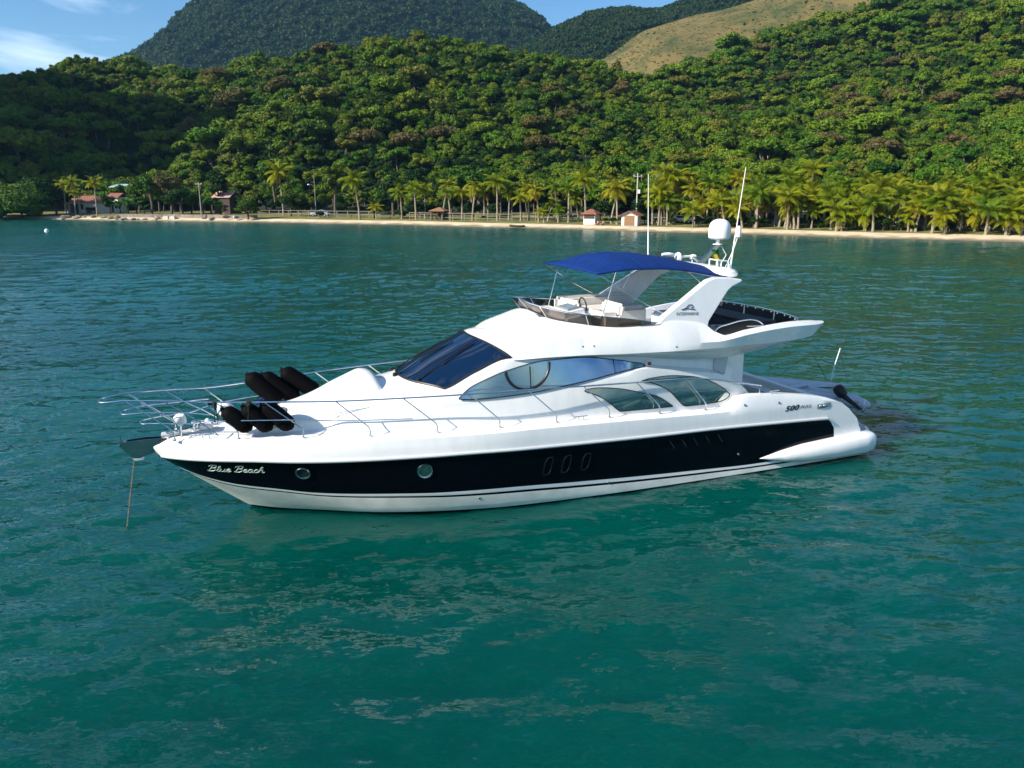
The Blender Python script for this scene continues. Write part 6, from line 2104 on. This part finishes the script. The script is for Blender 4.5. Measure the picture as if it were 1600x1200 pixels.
MB().loft([[(a.x, a.y, .12), (a.x, a.y, .17)] for a in (Vector(v) for v in ((.45, -1.2, 0), (.1, .1, 0), (-.35, 1.1, 0)))] , closed=False).grid([[(.40, -1.3, .14), (-.35, -1.3, .14)], [(.05, 0, .13), (-.75, -.3, .13)], [(-.38, 1.1, .12), (-1.1, .3, .12)]]).build('floor', M['rubber'], e)
MB().prism([(-.36, 1.05, .05), (-1.05, .32, .05), (-1.05, .32, .46), (-.36, 1.05, .46)], (.03, .03, 0)).build('transom_board', M['dark_wood'], e)
MB().box((.0, -.45, .42), (.95, .26, .04), rz=R(12)).build('thwart', M['grey_tube'], e, bevel=.01)
mo = MB().lathe([(.03, -.20), (.14, -.19), (.18, -.10), (.185, .08), (.15, .18), (.05, .22)], (-.02, 1.32, .52), (.5, -.55, .8), 14).build('outboard_motor', M['black'], e, bevel=0, smooth=50)
mo.location = (-.12, .02, .13)
MB().tube([(-.08, 1.42, .38), (-.26, 1.72, .16), (-.36, 1.92, .02)], [.09, .06, .045], 10).build('motor_leg', M['black'], mo)
MB().lathe([(.01, -.05), (.09, -.02), (.10, 0), (.09, .02), (.01, .05)], (-.40, 1.98, .02), (-.5, .8, -.2), 12).build('propeller', M['plate'], mo)
MB().box((-.34, 1.72, .22), (.14, .14, .10), rz=R(30)).build('motor_bracket', M['plate'], mo, bevel=.02)
e = on_yacht('sailing_board', 'pointed grey board with a thin white mast lying behind the tender', 'sailboard', None, (-16.1, -1.5, .92))
ax = Vector((-.77, .64, 0)); nx_ = Vector((.64, .77, 0)); rings = []
for k in range(15):
    u = k / 14; w = .40 * (1 - max(0, (u - .25) / .75) ** 2.2) * min(1, .55 + u * 2.2) + .004; zz = .06 * abs(2 * u - 1) ** 2; tk = .004 + .056 * min(1, w / .25)
    c = ax * (-1.45 + 2.9 * u)
    rings.append([c + nx_ * w + Vector((0, 0, zz)), c + nx_ * w * .8 + Vector((0, 0, zz + tk)), c - nx_ * w * .8 + Vector((0, 0, zz + tk)), c - nx_ * w + Vector((0, 0, zz)), c - nx_ * w * .7 + Vector((0, 0, zz - tk)), c + nx_ * w * .7 + Vector((0, 0, zz - tk))])
MB().loft(rings).build('board', M['grey_tube'], e, smooth=50)
MB().tube([(-1.02, .15, .03), (-1.10, .15, .5), (-1.26, .15, 1.04)], .014, 6).build('mast', M['white_plastic'], e)
for a, b in (((-1.26, .15, 1.04), (-1.22, .62, .05)), ((-.55, -.25, .88), (.15, -.85, .08)), ((-.55, -.25, .88), (-.90, .1, .05))):
    MB().tube([a, b], .008, 5).build('stay_line', M['rope'], e)


# ------------------------------------------------------------------ air
hz = MB().box((0, 1100, 210), (5200, 2700, 430)).build('haze', bpy.data.materials.new('haze_air'), smooth=0)
hm = hz.data.materials[0]; hm.use_nodes = True
hn = hm.node_tree; hn.nodes.clear()
ho = hn.nodes.new('ShaderNodeOutputMaterial'); pv = hn.nodes.new('ShaderNodeVolumePrincipled')
pv.inputs['Color'].default_value = (0.30, 0.64, 1.0, 1); pv.inputs['Density'].default_value = 0.00007; pv.inputs['Anisotropy'].default_value = 0.2
hn.links.new(pv.outputs[0], ho.inputs['Volume'])
tag(hz, kind='stuff')
